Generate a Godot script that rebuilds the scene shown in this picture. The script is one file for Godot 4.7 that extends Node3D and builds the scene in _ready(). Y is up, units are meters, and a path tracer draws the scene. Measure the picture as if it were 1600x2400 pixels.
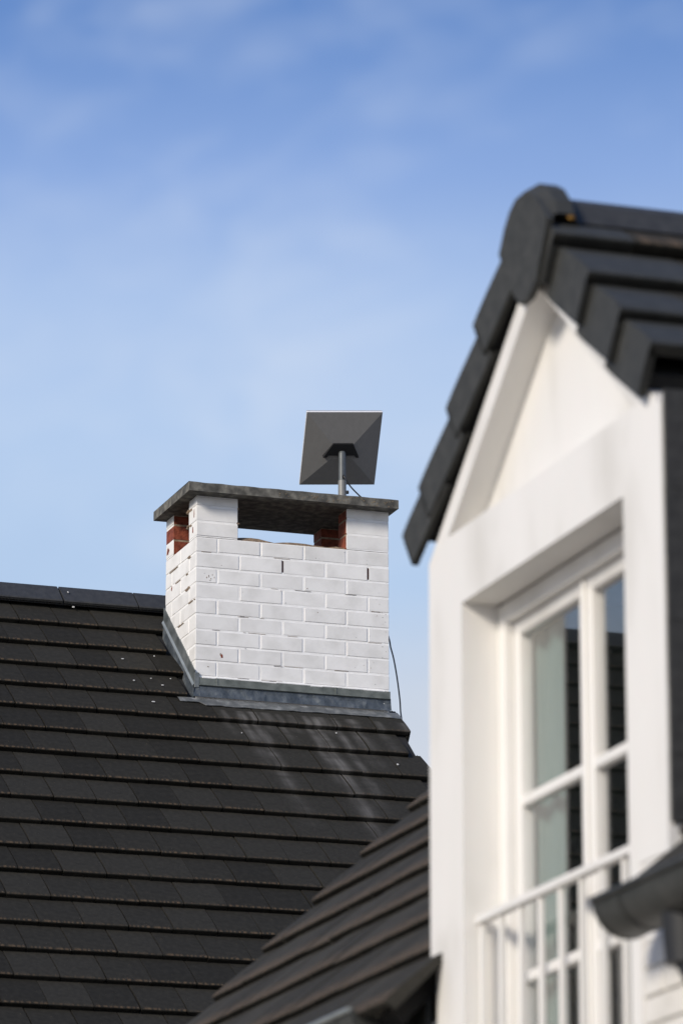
extends Node3D
# A white brick chimney with a flat satellite antenna on a dark tiled roof, and a white gabled dormer nearer by.
# Metres, y up; the camera stands at (0, EYE, 0). Heights written as up(y) are counted from the camera's eye.

const EYE := 1.6
var rng := RandomNumberGenerator.new()

# ------------------------------------------------------------------ mesh collector
class MB:
	var v := PackedVector3Array()
	var n := PackedVector3Array()
	var uv := PackedVector2Array()
	var uv2 := PackedVector2Array()

	func tri(a: Vector3, b: Vector3, c: Vector3, out: Vector3, ua := Vector2.ZERO, ub := Vector2.ZERO, uc := Vector2.ZERO, wa := Vector2.ZERO, wb := Vector2.ZERO, wc := Vector2.ZERO) -> void:
		var m := (b - a).cross(c - a)
		if m.length_squared() < 1e-16:
			return
		m = m.normalized()
		if m.dot(out) > 0.0:      # clockwise seen from the front
			v.append_array(PackedVector3Array([a, c, b]))
			uv.append_array(PackedVector2Array([ua, uc, ub]))
			uv2.append_array(PackedVector2Array([wa, wc, wb]))
		else:
			m = -m
			v.append_array(PackedVector3Array([a, b, c]))
			uv.append_array(PackedVector2Array([ua, ub, uc]))
			uv2.append_array(PackedVector2Array([wa, wb, wc]))
		n.append_array(PackedVector3Array([m, m, m]))

	func quad(a: Vector3, b: Vector3, c: Vector3, d: Vector3, out: Vector3, ua := Vector2.ZERO, ub := Vector2.ZERO, uc := Vector2.ZERO, ud := Vector2.ZERO) -> void:
		tri(a, b, c, out, ua, ub, uc)
		tri(a, c, d, out, ua, uc, ud)

	# smooth quad: own normals
	func squad(a: Vector3, b: Vector3, c: Vector3, d: Vector3, na: Vector3, nb: Vector3, nc: Vector3, nd: Vector3) -> void:
		var start := n.size()
		var out := na + nb + nc + nd
		tri(a, b, c, out)
		tri(a, c, d, out)
		var pts := [a, b, c, d]
		var nn := [na, nb, nc, nd]
		for i in range(start, n.size()):
			for k in 4:
				if v[i].is_equal_approx(pts[k]):
					n[i] = nn[k].normalized()
					break

	func box(c: Vector3, s: Vector3, bv := 0.0) -> void:
		chamfer(c, s, bv, 63, self, self)

	# chamfered box; faces whose bit is set in mask go to pa, the others to pb
	static func chamfer(c: Vector3, s: Vector3, bv: float, mask: int, pa: MB, pb: MB) -> void:
		var h := s / 2.0
		var i := h - Vector3(bv, bv, bv)
		var dirs := [Vector3.RIGHT, Vector3.LEFT, Vector3.UP, Vector3.DOWN, Vector3.BACK, Vector3.FORWARD]
		for f in 6:
			var d: Vector3 = dirs[f]
			var ax := d.abs().max_axis_index()
			var u := (ax + 1) % 3
			var w := (ax + 2) % 3
			var p := []
			for q in [[-1, -1], [1, -1], [1, 1], [-1, 1]]:
				var x := Vector3.ZERO
				x[ax] = h[ax] * (d[ax])
				x[u] = i[u] * q[0]
				x[w] = i[w] * q[1]
				p.append(c + x)
			var t: MB = pa if (mask >> f) & 1 else pb
			t.quad(p[0], p[1], p[2], p[3], d)
		if bv <= 0.0:
			return
		for f in 6:
			for g in range(f + 1, 6):
				var d: Vector3 = dirs[f]
				var e: Vector3 = dirs[g]
				if d.dot(e) != 0.0:
					continue
				var ax := d.abs().max_axis_index()
				var ex := e.abs().max_axis_index()
				var o := 3 - ax - ex
				var p := []
				for q in [[0, -1], [0, 1], [1, 1], [1, -1]]:
					var x := Vector3.ZERO
					x[ax] = (h[ax] if q[0] == 0 else i[ax]) * d[ax]
					x[ex] = (i[ex] if q[0] == 0 else h[ex]) * e[ex]
					x[o] = i[o] * q[1]
					p.append(c + x)
				var t: MB = pa if ((mask >> f) & 1) or ((mask >> g) & 1) else pb
				t.quad(p[0], p[1], p[2], p[3], d + e)
		for sx in [-1, 1]:
			for sy in [-1, 1]:
				for sz in [-1, 1]:
					var sg := Vector3(sx, sy, sz)
					pa.tri(c + Vector3(h.x, i.y, i.z) * sg, c + Vector3(i.x, h.y, i.z) * sg, c + Vector3(i.x, i.y, h.z) * sg, sg)

	# polygon (list of Vector2) mapped by fa(p) at two depths and joined
	func prism(poly: Array, near: Callable, far: Callable, axis: Vector3) -> void:
		var pk := PackedVector2Array(poly)
		var idx := Geometry2D.triangulate_polygon(pk)
		for k in range(0, idx.size(), 3):
			tri(near.call(pk[idx[k]]), near.call(pk[idx[k + 1]]), near.call(pk[idx[k + 2]]), axis)
			tri(far.call(pk[idx[k]]), far.call(pk[idx[k + 1]]), far.call(pk[idx[k + 2]]), -axis)
		var cw := Geometry2D.is_polygon_clockwise(pk)
		for k in pk.size():
			var a := pk[k]
			var b := pk[(k + 1) % pk.size()]
			var e := b - a
			var o2 := Vector2(e.y, -e.x) if not cw else Vector2(-e.y, e.x)
			var mid := (a + b) / 2.0
			var out: Vector3 = near.call(mid + o2.normalized() * 0.01) - near.call(mid)
			quad(near.call(a), near.call(b), far.call(b), far.call(a), out)

	func tube(pts: Array, r: float, seg := 10, caps := true) -> void:
		var rings := []
		var nor := []
		var up := Vector3.UP
		for k in pts.size():
			var d: Vector3 = (pts[mini(k + 1, pts.size() - 1)] - pts[maxi(k - 1, 0)]).normalized()
			var sd := d.cross(up)
			if sd.length() < 0.05:
				sd = d.cross(Vector3.RIGHT)
			sd = sd.normalized()
			up = sd.cross(d).normalized()
			var ring := []
			var rn := []
			for j in seg:
				var w := TAU * j / seg
				var o := sd * cos(w) + up * sin(w)
				ring.append(pts[k] + o * r)
				rn.append(o)
			rings.append(ring)
			nor.append(rn)
		for k in pts.size() - 1:
			for j in seg:
				var j2 := (j + 1) % seg
				squad(rings[k][j], rings[k][j2], rings[k + 1][j2], rings[k + 1][j], nor[k][j], nor[k][j2], nor[k + 1][j2], nor[k + 1][j])
		if caps:
			for e in [0, pts.size() - 1]:
				var out: Vector3 = pts[0] - pts[1] if e == 0 else pts[e] - pts[e - 1]
				for j in range(1, seg - 1):
					tri(rings[e][0], rings[e][j], rings[e][j + 1], out)

	# turned shape about a vertical axis at c; prof = list of Vector2(radius, height)
	func lathe(c: Vector3, prof: Array, seg := 24) -> void:
		for k in prof.size() - 1:
			var p: Vector2 = prof[k]
			var q: Vector2 = prof[k + 1]
			var t := q - p
			var nr := Vector2(t.y, -t.x).normalized()
			for j in seg:
				var a := TAU * j / seg
				var b := TAU * (j + 1) / seg
				var da := Vector3(cos(a), 0, sin(a))
				var db := Vector3(cos(b), 0, sin(b))
				var na := da * nr.x + Vector3.UP * nr.y
				var nb := db * nr.x + Vector3.UP * nr.y
				if p.x < 1e-5:
					tri(c + Vector3.UP * p.y, c + da * q.x + Vector3.UP * q.y, c + db * q.x + Vector3.UP * q.y, na + nb)
				elif q.x < 1e-5:
					tri(c + da * p.x + Vector3.UP * p.y, c + db * p.x + Vector3.UP * p.y, c + Vector3.UP * q.y, na + nb)
				else:
					squad(c + da * p.x + Vector3.UP * p.y, c + db * p.x + Vector3.UP * p.y, c + db * q.x + Vector3.UP * q.y, c + da * q.x + Vector3.UP * q.y, na, nb, nb, na)

	func add_to(m: ArrayMesh, mat: Material) -> void:
		if v.is_empty():
			return
		var a := []
		a.resize(Mesh.ARRAY_MAX)
		a[Mesh.ARRAY_VERTEX] = v
		a[Mesh.ARRAY_NORMAL] = n
		a[Mesh.ARRAY_TEX_UV] = uv
		a[Mesh.ARRAY_TEX_UV2] = uv2
		m.add_surface_from_arrays(Mesh.PRIMITIVE_TRIANGLES, a)
		m.surface_set_material(m.get_surface_count() - 1, mat)

	func mesh(mat: Material) -> ArrayMesh:
		var m := ArrayMesh.new()
		add_to(m, mat)
		return m

# ------------------------------------------------------------------ nodes
func up(y: float) -> float:
	return y + EYE

func thing(called: String, at: Vector3, label: String, category: String, group := "") -> Node3D:
	var o := Node3D.new()
	o.name = called
	add_child(o, true)
	o.position = at
	o.set_meta("label", label)
	o.set_meta("category", category)
	if group:
		o.set_meta("group", group)
	return o

func part(called: String, parent: Node3D, xf := Transform3D()) -> Node3D:
	var o := Node3D.new()
	o.name = called
	parent.add_child(o, true)
	o.global_transform = xf
	return o

# a mesh under parent, its vertices given in the axes xf (in world space)
func piece(called: String, parent: Node3D, m: Mesh, xf := Transform3D()) -> MeshInstance3D:
	var o := MeshInstance3D.new()
	o.name = called
	o.mesh = m
	parent.add_child(o, true)
	o.global_transform = xf
	return o

# ------------------------------------------------------------------ materials
func lin(r: float, g: float, b: float) -> Color:
	return Color(r, g, b).linear_to_srgb()

func noise_tex(seed_: int, freq: float, cols: Array, offs: Array, octaves := 5, size := 512, warp := 0.0, typ := FastNoiseLite.TYPE_SIMPLEX_SMOOTH) -> ImageTexture:
	var f := FastNoiseLite.new()
	f.seed = seed_
	f.noise_type = typ
	f.frequency = freq
	f.fractal_octaves = octaves
	if warp > 0.0:
		f.domain_warp_enabled = true
		f.domain_warp_amplitude = warp
		f.domain_warp_frequency = freq
	var im := f.get_seamless_image(size, size)
	var g := Gradient.new()
	g.colors = PackedColorArray(cols)
	g.offsets = PackedFloat32Array(offs)
	var lut := []
	for i in 256:
		lut.append(g.sample(i / 255.0))
	var out := Image.create(size, size, false, Image.FORMAT_RGB8)
	for y in size:
		for x in size:
			out.set_pixel(x, y, lut[int(im.get_pixel(x, y).r * 255.0)])
	return ImageTexture.create_from_image(out)

func grey_tex(seed_: int, freq: float, octaves := 5, size := 512) -> ImageTexture:
	return noise_tex(seed_, freq, [Color.BLACK, Color.WHITE], [0.0, 1.0], octaves, size)

func plain(color: Color, rough: float, metal := 0.0) -> StandardMaterial3D:
	var m := StandardMaterial3D.new()
	m.albedo_color = color
	m.roughness = rough
	m.metallic = metal
	return m

func textured(tex: Texture2D, tint: Color, rough: float, scale: float, bump: Texture2D = null, bump_cm := 0.0, metal := 0.0) -> StandardMaterial3D:
	var m := plain(tint, rough, metal)
	m.albedo_texture = tex
	m.uv1_triplanar = true
	m.uv1_world_triplanar = true
	m.uv1_scale = Vector3.ONE * scale
	if bump:
		m.heightmap_enabled = true
		m.heightmap_texture = bump
		m.heightmap_scale = bump_cm
	return m

var M := {}

# tile picture: u across, v down the slope; v > 0.86 is the nose and the butt
func tile_image(seed_: int, base: Color, lichen: float, brown: Color, from := 0.80) -> Image:
	var f := FastNoiseLite.new()
	f.seed = seed_
	f.frequency = 0.012
	f.fractal_octaves = 5
	var fine := FastNoiseLite.new()
	fine.seed = seed_ + 7
	fine.frequency = 0.16
	fine.fractal_octaves = 3
	var patch := FastNoiseLite.new()
	patch.seed = seed_ + 21
	patch.frequency = 0.02
	var r := RandomNumberGenerator.new()
	r.seed = seed_
	var w := 512
	var h := 256
	var im := Image.create(w, h, false, Image.FORMAT_RGB8)
	for y in h:
		var vv := (y + 0.5) / h
		for x in w:
			# wrap in u by blending two samples
			var k := x / float(w)
			var a := lerpf(f.get_noise_2d(x, y * 2), f.get_noise_2d(x - w, y * 2), k)
			var b := fine.get_noise_2d(x, y * 2)
			var l := 1.0 + 0.30 * a + 0.28 * b
			var c := Color(base.r * l, base.g * l, base.b * l)
			var near := smoothstep(from, 0.855, vv) * (1.0 - smoothstep(0.870, 0.893, vv))
			var pa := lerpf(patch.get_noise_2d(x, 4.0), patch.get_noise_2d(x - w, 4.0), k)
			var want := near * lichen * clampf(0.62 + 2.2 * pa, 0.0, 1.25)
			var got := clampf((want - 0.46 + 0.75 * b + 0.35 * a) * 3.0, 0.0, 1.0)
			if got > 0.0:
				c = c.lerp(brown * (0.75 + 0.8 * absf(b) + 0.3 * pa), got * 0.85)
			im.set_pixel(x, y, Color(clampf(c.r, 0, 1), clampf(c.g, 0, 1), clampf(c.b, 0, 1)).linear_to_srgb())
	for i in int(26 * lichen) + 10:
		var x := r.randi_range(2, w - 4)
		var y := int(r.randf_range(0.79, 0.885) * h) if r.randf() < 0.75 else r.randi_range(2, h - 4)
		var t := r.randf_range(0.12, 0.42)
		var cc: Color = [Color(t, t * 0.95, t * 0.85), Color(t, t * 0.72, t * 0.4), Color(t, t * 0.55, t * 0.32)][r.randi_range(0, 2)]
		var s := 1 if r.randf() < 0.7 else 2
		for dx in s + 1:
			for dy in s:
				im.set_pixel(x + dx, y + dy, cc.linear_to_srgb())
	return im

func streak_image() -> Image:
	var f := FastNoiseLite.new()
	f.seed = 77
	f.frequency = 0.02
	f.fractal_octaves = 4
	var w := 512
	var h := 512
	var buf := PackedFloat32Array()
	buf.resize(w * h)
	# x in 0..1 over 1.8 m along the roof, start, length and width in shares
	for s in [[0.10, 0.02, 0.16, 0.010, 0.5], [0.17, 0.02, 0.34, 0.016, 0.85], [0.215, 0.02, 0.62, 0.017, 0.9], [0.31, 0.02, 0.20, 0.012, 0.6], [0.42, 0.02, 0.42, 0.014, 0.95], [0.455, 0.02, 0.85, 0.018, 1.0], [0.53, 0.02, 0.55, 0.013, 0.8], [0.60, 0.02, 0.30, 0.02, 0.75], [0.70, 0.02, 0.24, 0.014, 0.5], [0.80, 0.02, 0.12, 0.02, 0.4], [0.26, 0.02, 0.12, 0.02, 0.5], [0.36, 0.02, 0.10, 0.02, 0.5], [0.48, 0.02, 0.12, 0.02, 0.6]]:
		var y0 := int(s[1] * h)
		var y1 := int((s[1] + s[2]) * h)
		for y in range(y0, y1):
			var t := float(y - y0) / (y1 - y0)
			var cx: float = (s[0] + 0.006 * f.get_noise_2d(s[0] * 900.0, y * 0.5) + 0.012 * t) * w
			var wd: float = s[3] * w * (0.9 + 1.2 * t)
			var a: float = s[4] * (1.0 - pow(t, 1.6)) * clampf(0.75 + 0.9 * f.get_noise_2d(s[0] * 300.0 + 50.0, y * 1.2), 0.15, 1.0)
			for x in range(maxi(0, int(cx - 2.5 * wd)), mini(w, int(cx + 2.5 * wd))):
				var d := (x - cx) / wd
				var g := a * exp(-d * d) * clampf(0.8 + 0.6 * f.get_noise_2d(x * 4.0, y * 0.6), 0.0, 1.2)
				buf[y * w + x] = maxf(buf[y * w + x], g)
	var im := Image.create(w, h, false, Image.FORMAT_RGBA8)
	var c := lin(0.175, 0.168, 0.155)
	for y in h:
		for x in w:
			im.set_pixel(x, y, Color(c.r, c.g, c.b, clampf(buf[y * w + x] * 0.82, 0, 1)))
	return im

func make_materials() -> void:
	var mid := [0.0, 0.42, 0.62, 1.0]
	var paint_tex := noise_tex(11, 0.006, [lin(0.80, 0.795, 0.78), lin(0.90, 0.895, 0.885), lin(0.94, 0.937, 0.93), lin(0.97, 0.967, 0.96)], mid, 6, 512, 30.0)
	var fine := grey_tex(12, 0.04, 5)
	M.paint = []
	for t in [0.85, 0.875, 0.895]:
		M.paint.append(textured(paint_tex, lin(t, t * 0.99, t * 0.965), 0.6, 1.4, fine, 0.035))
	M.mortar_white = textured(paint_tex, lin(0.96, 0.955, 0.94), 0.7, 1.9, fine, 0.07)
	M.mortar_tan = textured(noise_tex(13, 0.02, [lin(0.18, 0.13, 0.09), lin(0.42, 0.34, 0.26)], [0.0, 1.0]), Color.WHITE, 0.9, 2.0, fine, 0.3)
	M.red = textured(noise_tex(14, 0.012, [lin(0.10, 0.022, 0.012), lin(0.22, 0.05, 0.025), lin(0.30, 0.08, 0.04)], [0.0, 0.55, 1.0]), Color.WHITE, 0.85, 2.2, fine, 0.25)
	var con_tex := noise_tex(15, 0.014, [lin(0.04, 0.039, 0.035), lin(0.095, 0.091, 0.079), lin(0.15, 0.143, 0.122), lin(0.25, 0.24, 0.205)], [0.0, 0.40, 0.64, 1.0], 7, 1024, 20.0)
	M.concrete = textured(con_tex, Color.WHITE, 0.92, 0.8, con_tex, 0.4)
	M.slot = plain(lin(0.035, 0.010, 0.008), 0.9)
	M.soot = textured(noise_tex(41, 0.02, [lin(0.010, 0.010, 0.010), lin(0.022, 0.021, 0.020), lin(0.05, 0.047, 0.042)], [0.0, 0.55, 1.0]), Color.WHITE, 0.95, 1.6, fine, 0.4)
	M.haunch = textured(noise_tex(16, 0.02, [lin(0.14, 0.10, 0.07), lin(0.36, 0.27, 0.19)], [0.0, 1.0]), Color.WHITE, 0.95, 2.0, fine, 0.6)
	M.zinc = textured(noise_tex(17, 0.008, [lin(0.075, 0.085, 0.085), lin(0.14, 0.155, 0.155), lin(0.24, 0.255, 0.25)], [0.0, 0.5, 1.0], 6, 512, 25.0), Color.WHITE, 0.55, 1.2, fine, 0.15, 0.35)
	M.zinc_bright = textured(noise_tex(18, 0.01, [lin(0.18, 0.20, 0.20), lin(0.34, 0.37, 0.37)], [0.0, 1.0]), Color.WHITE, 0.5, 1.5, fine, 0.15, 0.35)
	M.zinc_olive = textured(noise_tex(19, 0.01, [lin(0.075, 0.085, 0.075), lin(0.15, 0.165, 0.15), lin(0.21, 0.225, 0.205)], [0.0, 0.5, 1.0], 6, 512, 25.0), Color.WHITE, 0.6, 1.5, fine, 0.15, 0.2)
	M.lead = textured(noise_tex(20, 0.012, [lin(0.04, 0.05, 0.06), lin(0.085, 0.10, 0.115), lin(0.20, 0.215, 0.22)], [0.0, 0.55, 1.0], 6, 512, 25.0), Color.WHITE, 0.55, 1.4, fine, 0.4, 0.2)
	M.apron = textured(noise_tex(21, 0.012, [lin(0.075, 0.08, 0.08), lin(0.135, 0.14, 0.138), lin(0.21, 0.215, 0.208), lin(0.5, 0.5, 0.48)], [0.0, 0.46, 0.68, 1.0], 7, 512, 30.0), Color.WHITE, 0.6, 1.3, fine, 0.5, 0.1)
	# roof tiles
	M.tile = []
	for k in 3:
		var t := ImageTexture.create_from_image(tile_image(31 + k * 5, Color(0.0272, 0.0257, 0.0218) * [0.84, 1.0, 1.16][k], [0.85, 1.0, 0.62][k], Color(0.092, 0.066, 0.042)))
		var m := plain(Color.WHITE, 0.85)
		m.albedo_texture = t
		m.metallic_specular = 0.2
		M.tile.append(m)
	var st: StandardMaterial3D = M.tile[2].duplicate()
	st.detail_enabled = true
	st.detail_albedo = ImageTexture.create_from_image(streak_image())
	st.detail_uv_layer = BaseMaterial3D.DETAIL_UV_2
	M.tile_stained = st
	M.tile_wing = []
	for k in 2:
		var t := ImageTexture.create_from_image(tile_image(61 + k * 5, Color(0.0430, 0.0412, 0.0362) * [0.90, 1.08][k], 1.2, Color(0.118, 0.086, 0.061), 0.45))
		var m := plain(Color.WHITE, 0.9)
		m.albedo_texture = t
		m.metallic_specular = 0.2
		M.tile_wing.append(m)
	var dark_tex := noise_tex(22, 0.02, [lin(0.022, 0.022, 0.022), lin(0.034, 0.034, 0.033), lin(0.052, 0.052, 0.05)], [0.0, 0.5, 1.0], 6)
	M.ridge = textured(dark_tex, Color.WHITE, 0.7, 1.5, fine, 0.15)
	M.underlay = plain(lin(0.012, 0.012, 0.012), 0.9)
	M.flange = textured(noise_tex(23, 0.02, [lin(0.022, 0.0228, 0.0208), lin(0.032, 0.033, 0.030), lin(0.048, 0.048, 0.044)], [0.0, 0.5, 1.0], 6), Color.WHITE, 0.75, 1.2, fine, 0.15)
	M.lichen = textured(noise_tex(24, 0.03, [lin(0.20, 0.10, 0.02), lin(0.40, 0.22, 0.05)], [0.0, 1.0]), Color.WHITE, 0.95, 3.0, fine, 0.5)
	# dormer and facade
	var wood_tex := noise_tex(25, 0.004, [lin(0.80, 0.79, 0.765), lin(0.94, 0.936, 0.925), lin(0.98, 0.977, 0.97)], [0.0, 0.40, 1.0], 6)
	M.white_wood = textured(wood_tex, lin(0.81, 0.797, 0.772), 0.5, 0.8, fine, 0.05)
	M.white_wood.uv1_scale = Vector3(0.9, 0.35, 0.9)
	M.wall_paint = textured(paint_tex, lin(0.78, 0.76, 0.72), 0.65, 1.1, fine, 0.15)
	M.gutter = textured(noise_tex(26, 0.01, [lin(0.022, 0.025, 0.024), lin(0.042, 0.045, 0.043), lin(0.07, 0.073, 0.07)], [0.0, 0.5, 1.0]), Color.WHITE, 0.5, 1.4, fine, 0.1, 0.3)
	M.black = plain(lin(0.012, 0.013, 0.015), 0.55)
	var g := plain(Color(0.8, 0.9, 0.87, 0.004), 0.02)
	g.transparency = BaseMaterial3D.TRANSPARENCY_ALPHA
	M.glass = g
	M.interior = plain(lin(0.10, 0.10, 0.095), 0.9)
	M.curtain = plain(lin(0.085, 0.150, 0.140), 0.9)
	# antenna
	M.dish_back = textured(noise_tex(27, 0.02, [lin(0.225, 0.222, 0.218), lin(0.26, 0.256, 0.25)], [0.0, 1.0]), Color.WHITE, 0.5, 2.0)
	M.dish_face = plain(lin(0.80, 0.80, 0.82), 0.35)
	M.dish_dark = plain(lin(0.009, 0.0095, 0.011), 0.6)
	M.mast = textured(noise_tex(28, 0.01, [lin(0.085, 0.095, 0.10), lin(0.12, 0.13, 0.135)], [0.0, 1.0]), Color.WHITE, 0.45, 2.0, null, 0.0, 0.25)
	M.mast_light = textured(noise_tex(29, 0.01, [lin(0.18, 0.18, 0.175), lin(0.27, 0.27, 0.26)], [0.0, 1.0]), Color.WHITE, 0.5, 2.0, null, 0.0, 0.25)
	M.cable = plain(lin(0.02, 0.021, 0.024), 0.45)
	M.clay = textured(noise_tex(30, 0.02, [lin(0.07, 0.05, 0.04), lin(0.25, 0.2, 0.16)], [0.0, 1.0]), Color.WHITE, 0.85, 3.0)
	M.flake = plain(lin(0.6, 0.59, 0.56), 0.8)
	M.ground = textured(noise_tex(40, 0.01, [lin(0.20, 0.17, 0.13), lin(0.33, 0.285, 0.22), lin(0.42, 0.37, 0.30)], [0.0, 0.5, 1.0], 6), Color.WHITE, 0.95, 0.15)

# ------------------------------------------------------------------ sky
func sky_texture() -> ImageTexture:
	var w := 2560
	var h := 1280
	var big := FastNoiseLite.new()
	big.seed = 5
	big.frequency = 1.0
	big.fractal_octaves = 4
	var wisp := FastNoiseLite.new()
	wisp.seed = 9
	wisp.frequency = 1.0
	wisp.fractal_octaves = 5
	var data := PackedFloat32Array()
	data.resize(w * h * 3)
	# colours of the air by height: elevation in degrees, linear r g b
	var stops := [[0.0, 0.70, 0.72, 0.77], [11.5, 0.65, 0.69, 0.77], [12.8, 0.60, 0.67, 0.785], [14.2, 0.465, 0.615, 0.84], [16.3, 0.465, 0.612, 0.855], [17.9, 0.41, 0.555, 0.83], [19.5, 0.268, 0.412, 0.745], [21.7, 0.130, 0.26, 0.585], [25.0, 0.085, 0.21, 0.53], [40.0, 0.07, 0.18, 0.47], [90.0, 0.055, 0.145, 0.39]]
	for y in h:
		var el := 90.0 - (y + 0.5) / h * 180.0
		var c := Vector3(0.70, 0.72, 0.77)
		if el > 0.0:
			for k in stops.size() - 1:
				if el >= stops[k][0] and el <= stops[k + 1][0]:
					var t: float = (el - stops[k][0]) / (stops[k + 1][0] - stops[k][0])
					c = Vector3(stops[k][1], stops[k][2], stops[k][3]).lerp(Vector3(stops[k + 1][1], stops[k + 1][2], stops[k + 1][3]), t)
		var e := deg_to_rad(el)
		var ce := cos(e)
		var se := sin(e)
		for x in w:
			var q := c
			if el > 0.0:
				var az := (x + 0.5) / w * TAU
				var dx := sin(az) * ce
				var dz := cos(az) * ce
				# thin cirrus drawn out along one heading
				var a := dx * 0.80 - dz * 0.60
				var b := dx * 0.60 + dz * 0.80
				var n1 := big.get_noise_3d(a * 7.0, se * 15.0 + b * 3.0, b * 5.0)
				var n2 := wisp.get_noise_3d(a * 30.0 + n1 * 2.0, se * 70.0 - a * 20.0, b * 20.0)
				var m := n1 * 0.95 + n2 * 0.45 * (0.8 + n1)
				if m > 0.0:
					q = c.lerp(Vector3(0.66, 0.745, 0.89), clampf(m * 0.45, 0.0, 0.5))
				else:
					q = c.lerp(Vector3(0.10, 0.225, 0.54), clampf(-m * 0.13, 0.0, 0.2) * (1.0 - smoothstep(35.0, 60.0, el)))
			var i := (y * w + x) * 3
			data[i] = q.x
			data[i + 1] = q.y
			data[i + 2] = q.z
	return ImageTexture.create_from_image(Image.create_from_data(w, h, false, Image.FORMAT_RGBF, data.to_byte_array()))

# ------------------------------------------------------------------ roof tiles
# The axes of a roof: x along the courses, y out of the roof, z down the slope. A tile's nose lies at z = s1, y = 0.
func tile_mesh(mb: MB, x0: float, x1: float, s0: float, s1: float, butt: float, fine := true, flange := 0.0, flange_side := 0, uofs := 0.0, uv2_of = null, inset := 0.0) -> void:
	var g := s1 - s0
	var prof := []   # (s, y, v)
	var ts := [-0.16, 0.0, 0.3, 0.55, 0.75, 0.9, 0.975] if fine else [-0.1, 0.4, 0.8, 0.97]
	for t in ts:
		var y: float = butt * (-1.0 + 1.35 * t - 0.35 * pow(maxf(t, 0.0), 4.0))
		prof.append([s0 + g * t, y, 0.86 * maxf(t, 0.0) / 0.975])
	prof.append([s1 - 0.001, -butt * 0.10, 0.885])
	prof.append([s1 - 0.001, -butt * 0.30, 0.91])
	prof.append([s1 - 0.4 * butt, -butt - 0.004, 0.999])
	var u0 := uofs
	var u1 := uofs + (x1 - x0) / 0.276
	var base := -butt - 0.02
	# the hanging side of a verge tile runs out by inset towards its nose, so that each laps over the next
	var lx := func(s: float) -> float: return x0 + (inset * clampf((s1 - s) / g, 0.0, 1.0) if flange_side < 0 else 0.0)
	var rx := func(s: float) -> float: return x1 - (inset * clampf((s1 - s) / g, 0.0, 1.0) if flange_side > 0 else 0.0)
	for k in prof.size() - 1:
		var p: Array = prof[k]
		var q: Array = prof[k + 1]
		var a := Vector3(lx.call(p[0]), p[1], p[0])
		var b := Vector3(rx.call(p[0]), p[1], p[0])
		var c := Vector3(rx.call(q[0]), q[1], q[0])
		var d := Vector3(lx.call(q[0]), q[1], q[0])
		var out := Vector3(0, 0.1, 1) if k == prof.size() - 3 else (Vector3(0, -0.3, 1) if k == prof.size() - 2 else Vector3.UP)
		var w := [Vector2.ZERO, Vector2.ZERO, Vector2.ZERO, Vector2.ZERO]
		if uv2_of != null:
			w = [uv2_of.call(a), uv2_of.call(b), uv2_of.call(c), uv2_of.call(d)]
		mb.tri(a, b, c, out, Vector2(u0, p[2]), Vector2(u1, p[2]), Vector2(u1, q[2]), w[0], w[1], w[2])
		mb.tri(a, c, d, out, Vector2(u0, p[2]), Vector2(u1, q[2]), Vector2(u0, q[2]), w[0], w[2], w[3])
		var bl := minf(base, q[1] - 0.001)
		for sd in [0, 1]:
			var xp: float = lx.call(p[0]) if sd == 0 else rx.call(p[0])
			var xq: float = lx.call(q[0]) if sd == 0 else rx.call(q[0])
			var dir := Vector3.LEFT if sd == 0 else Vector3.RIGHT
			var hangs: bool = flange > 0.0 and ((flange_side < 0 and sd == 0) or (flange_side > 0 and sd == 1))
			var dp: float = bl
			var dq: float = bl
			if hangs:
				dp = -flange - butt * clampf((s1 - p[0]) / g, 0.0, 1.0)
				dq = -flange - butt * clampf((s1 - q[0]) / g, 0.0, 1.0)
			mb.quad(Vector3(xp, p[1], p[0]), Vector3(xq, q[1], q[0]), Vector3(xq, minf(dq, q[1] - 0.001), q[0]), Vector3(xp, minf(dp, p[1] - 0.001), p[0]), dir, Vector2(0.1, 0.3), Vector2(0.4, 0.3), Vector2(0.4, 0.5), Vector2(0.1, 0.5))
	if flange > 0.0:
		# the hanging plate is 24 mm thick: its front, lower and inner faces
		var th := 0.024 if flange_side < 0 else -0.024
		var f := s1 + 0.001
		var st: float = prof[0][0]
		var xs: float = lx.call(f) if flange_side < 0 else rx.call(f)
		var xt: float = lx.call(st) if flange_side < 0 else rx.call(st)
		var dt := -flange - butt
		var ua := Vector2(0.1, 0.3)
		var ub := Vector2(0.2, 0.5)
		mb.quad(Vector3(xs, -butt, f), Vector3(xs + th, -butt, f), Vector3(xs + th, -flange, f), Vector3(xs, -flange, f), Vector3.BACK, ua, ua, ub, ub)
		mb.quad(Vector3(xt, dt, st), Vector3(xt + th, dt, st), Vector3(xs + th, -flange, f), Vector3(xs, -flange, f), Vector3.DOWN, ua, ua, ub, ub)
		mb.quad(Vector3(xt + th, -butt, st), Vector3(xs + th, -butt, f), Vector3(xs + th, -flange, f), Vector3(xt + th, dt, st), Vector3(th, 0, 0), ua, ua, ub, ub)

func jitter(xf: Transform3D, a: float, d: float) -> Transform3D:
	var r := Transform3D(Basis.from_euler(Vector3(rng.randf_range(-a, a), rng.randf_range(-a, a) * 0.7, rng.randf_range(-a, a))), Vector3(rng.randf_range(-d, d), rng.randf_range(-d, d) * 0.5, rng.randf_range(-d, d)))
	return xf * r

# ------------------------------------------------------------------ main house
const CX := 8.427      # chimney: front corner, width, depth
const CZ := -27.758
const CW := 1.37
const CD := 0.7075
const CH := 0.107      # height of a course
const CY := 7.592      # height over the eye of joint 0
const CT := 0.15       # wall thickness

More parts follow.
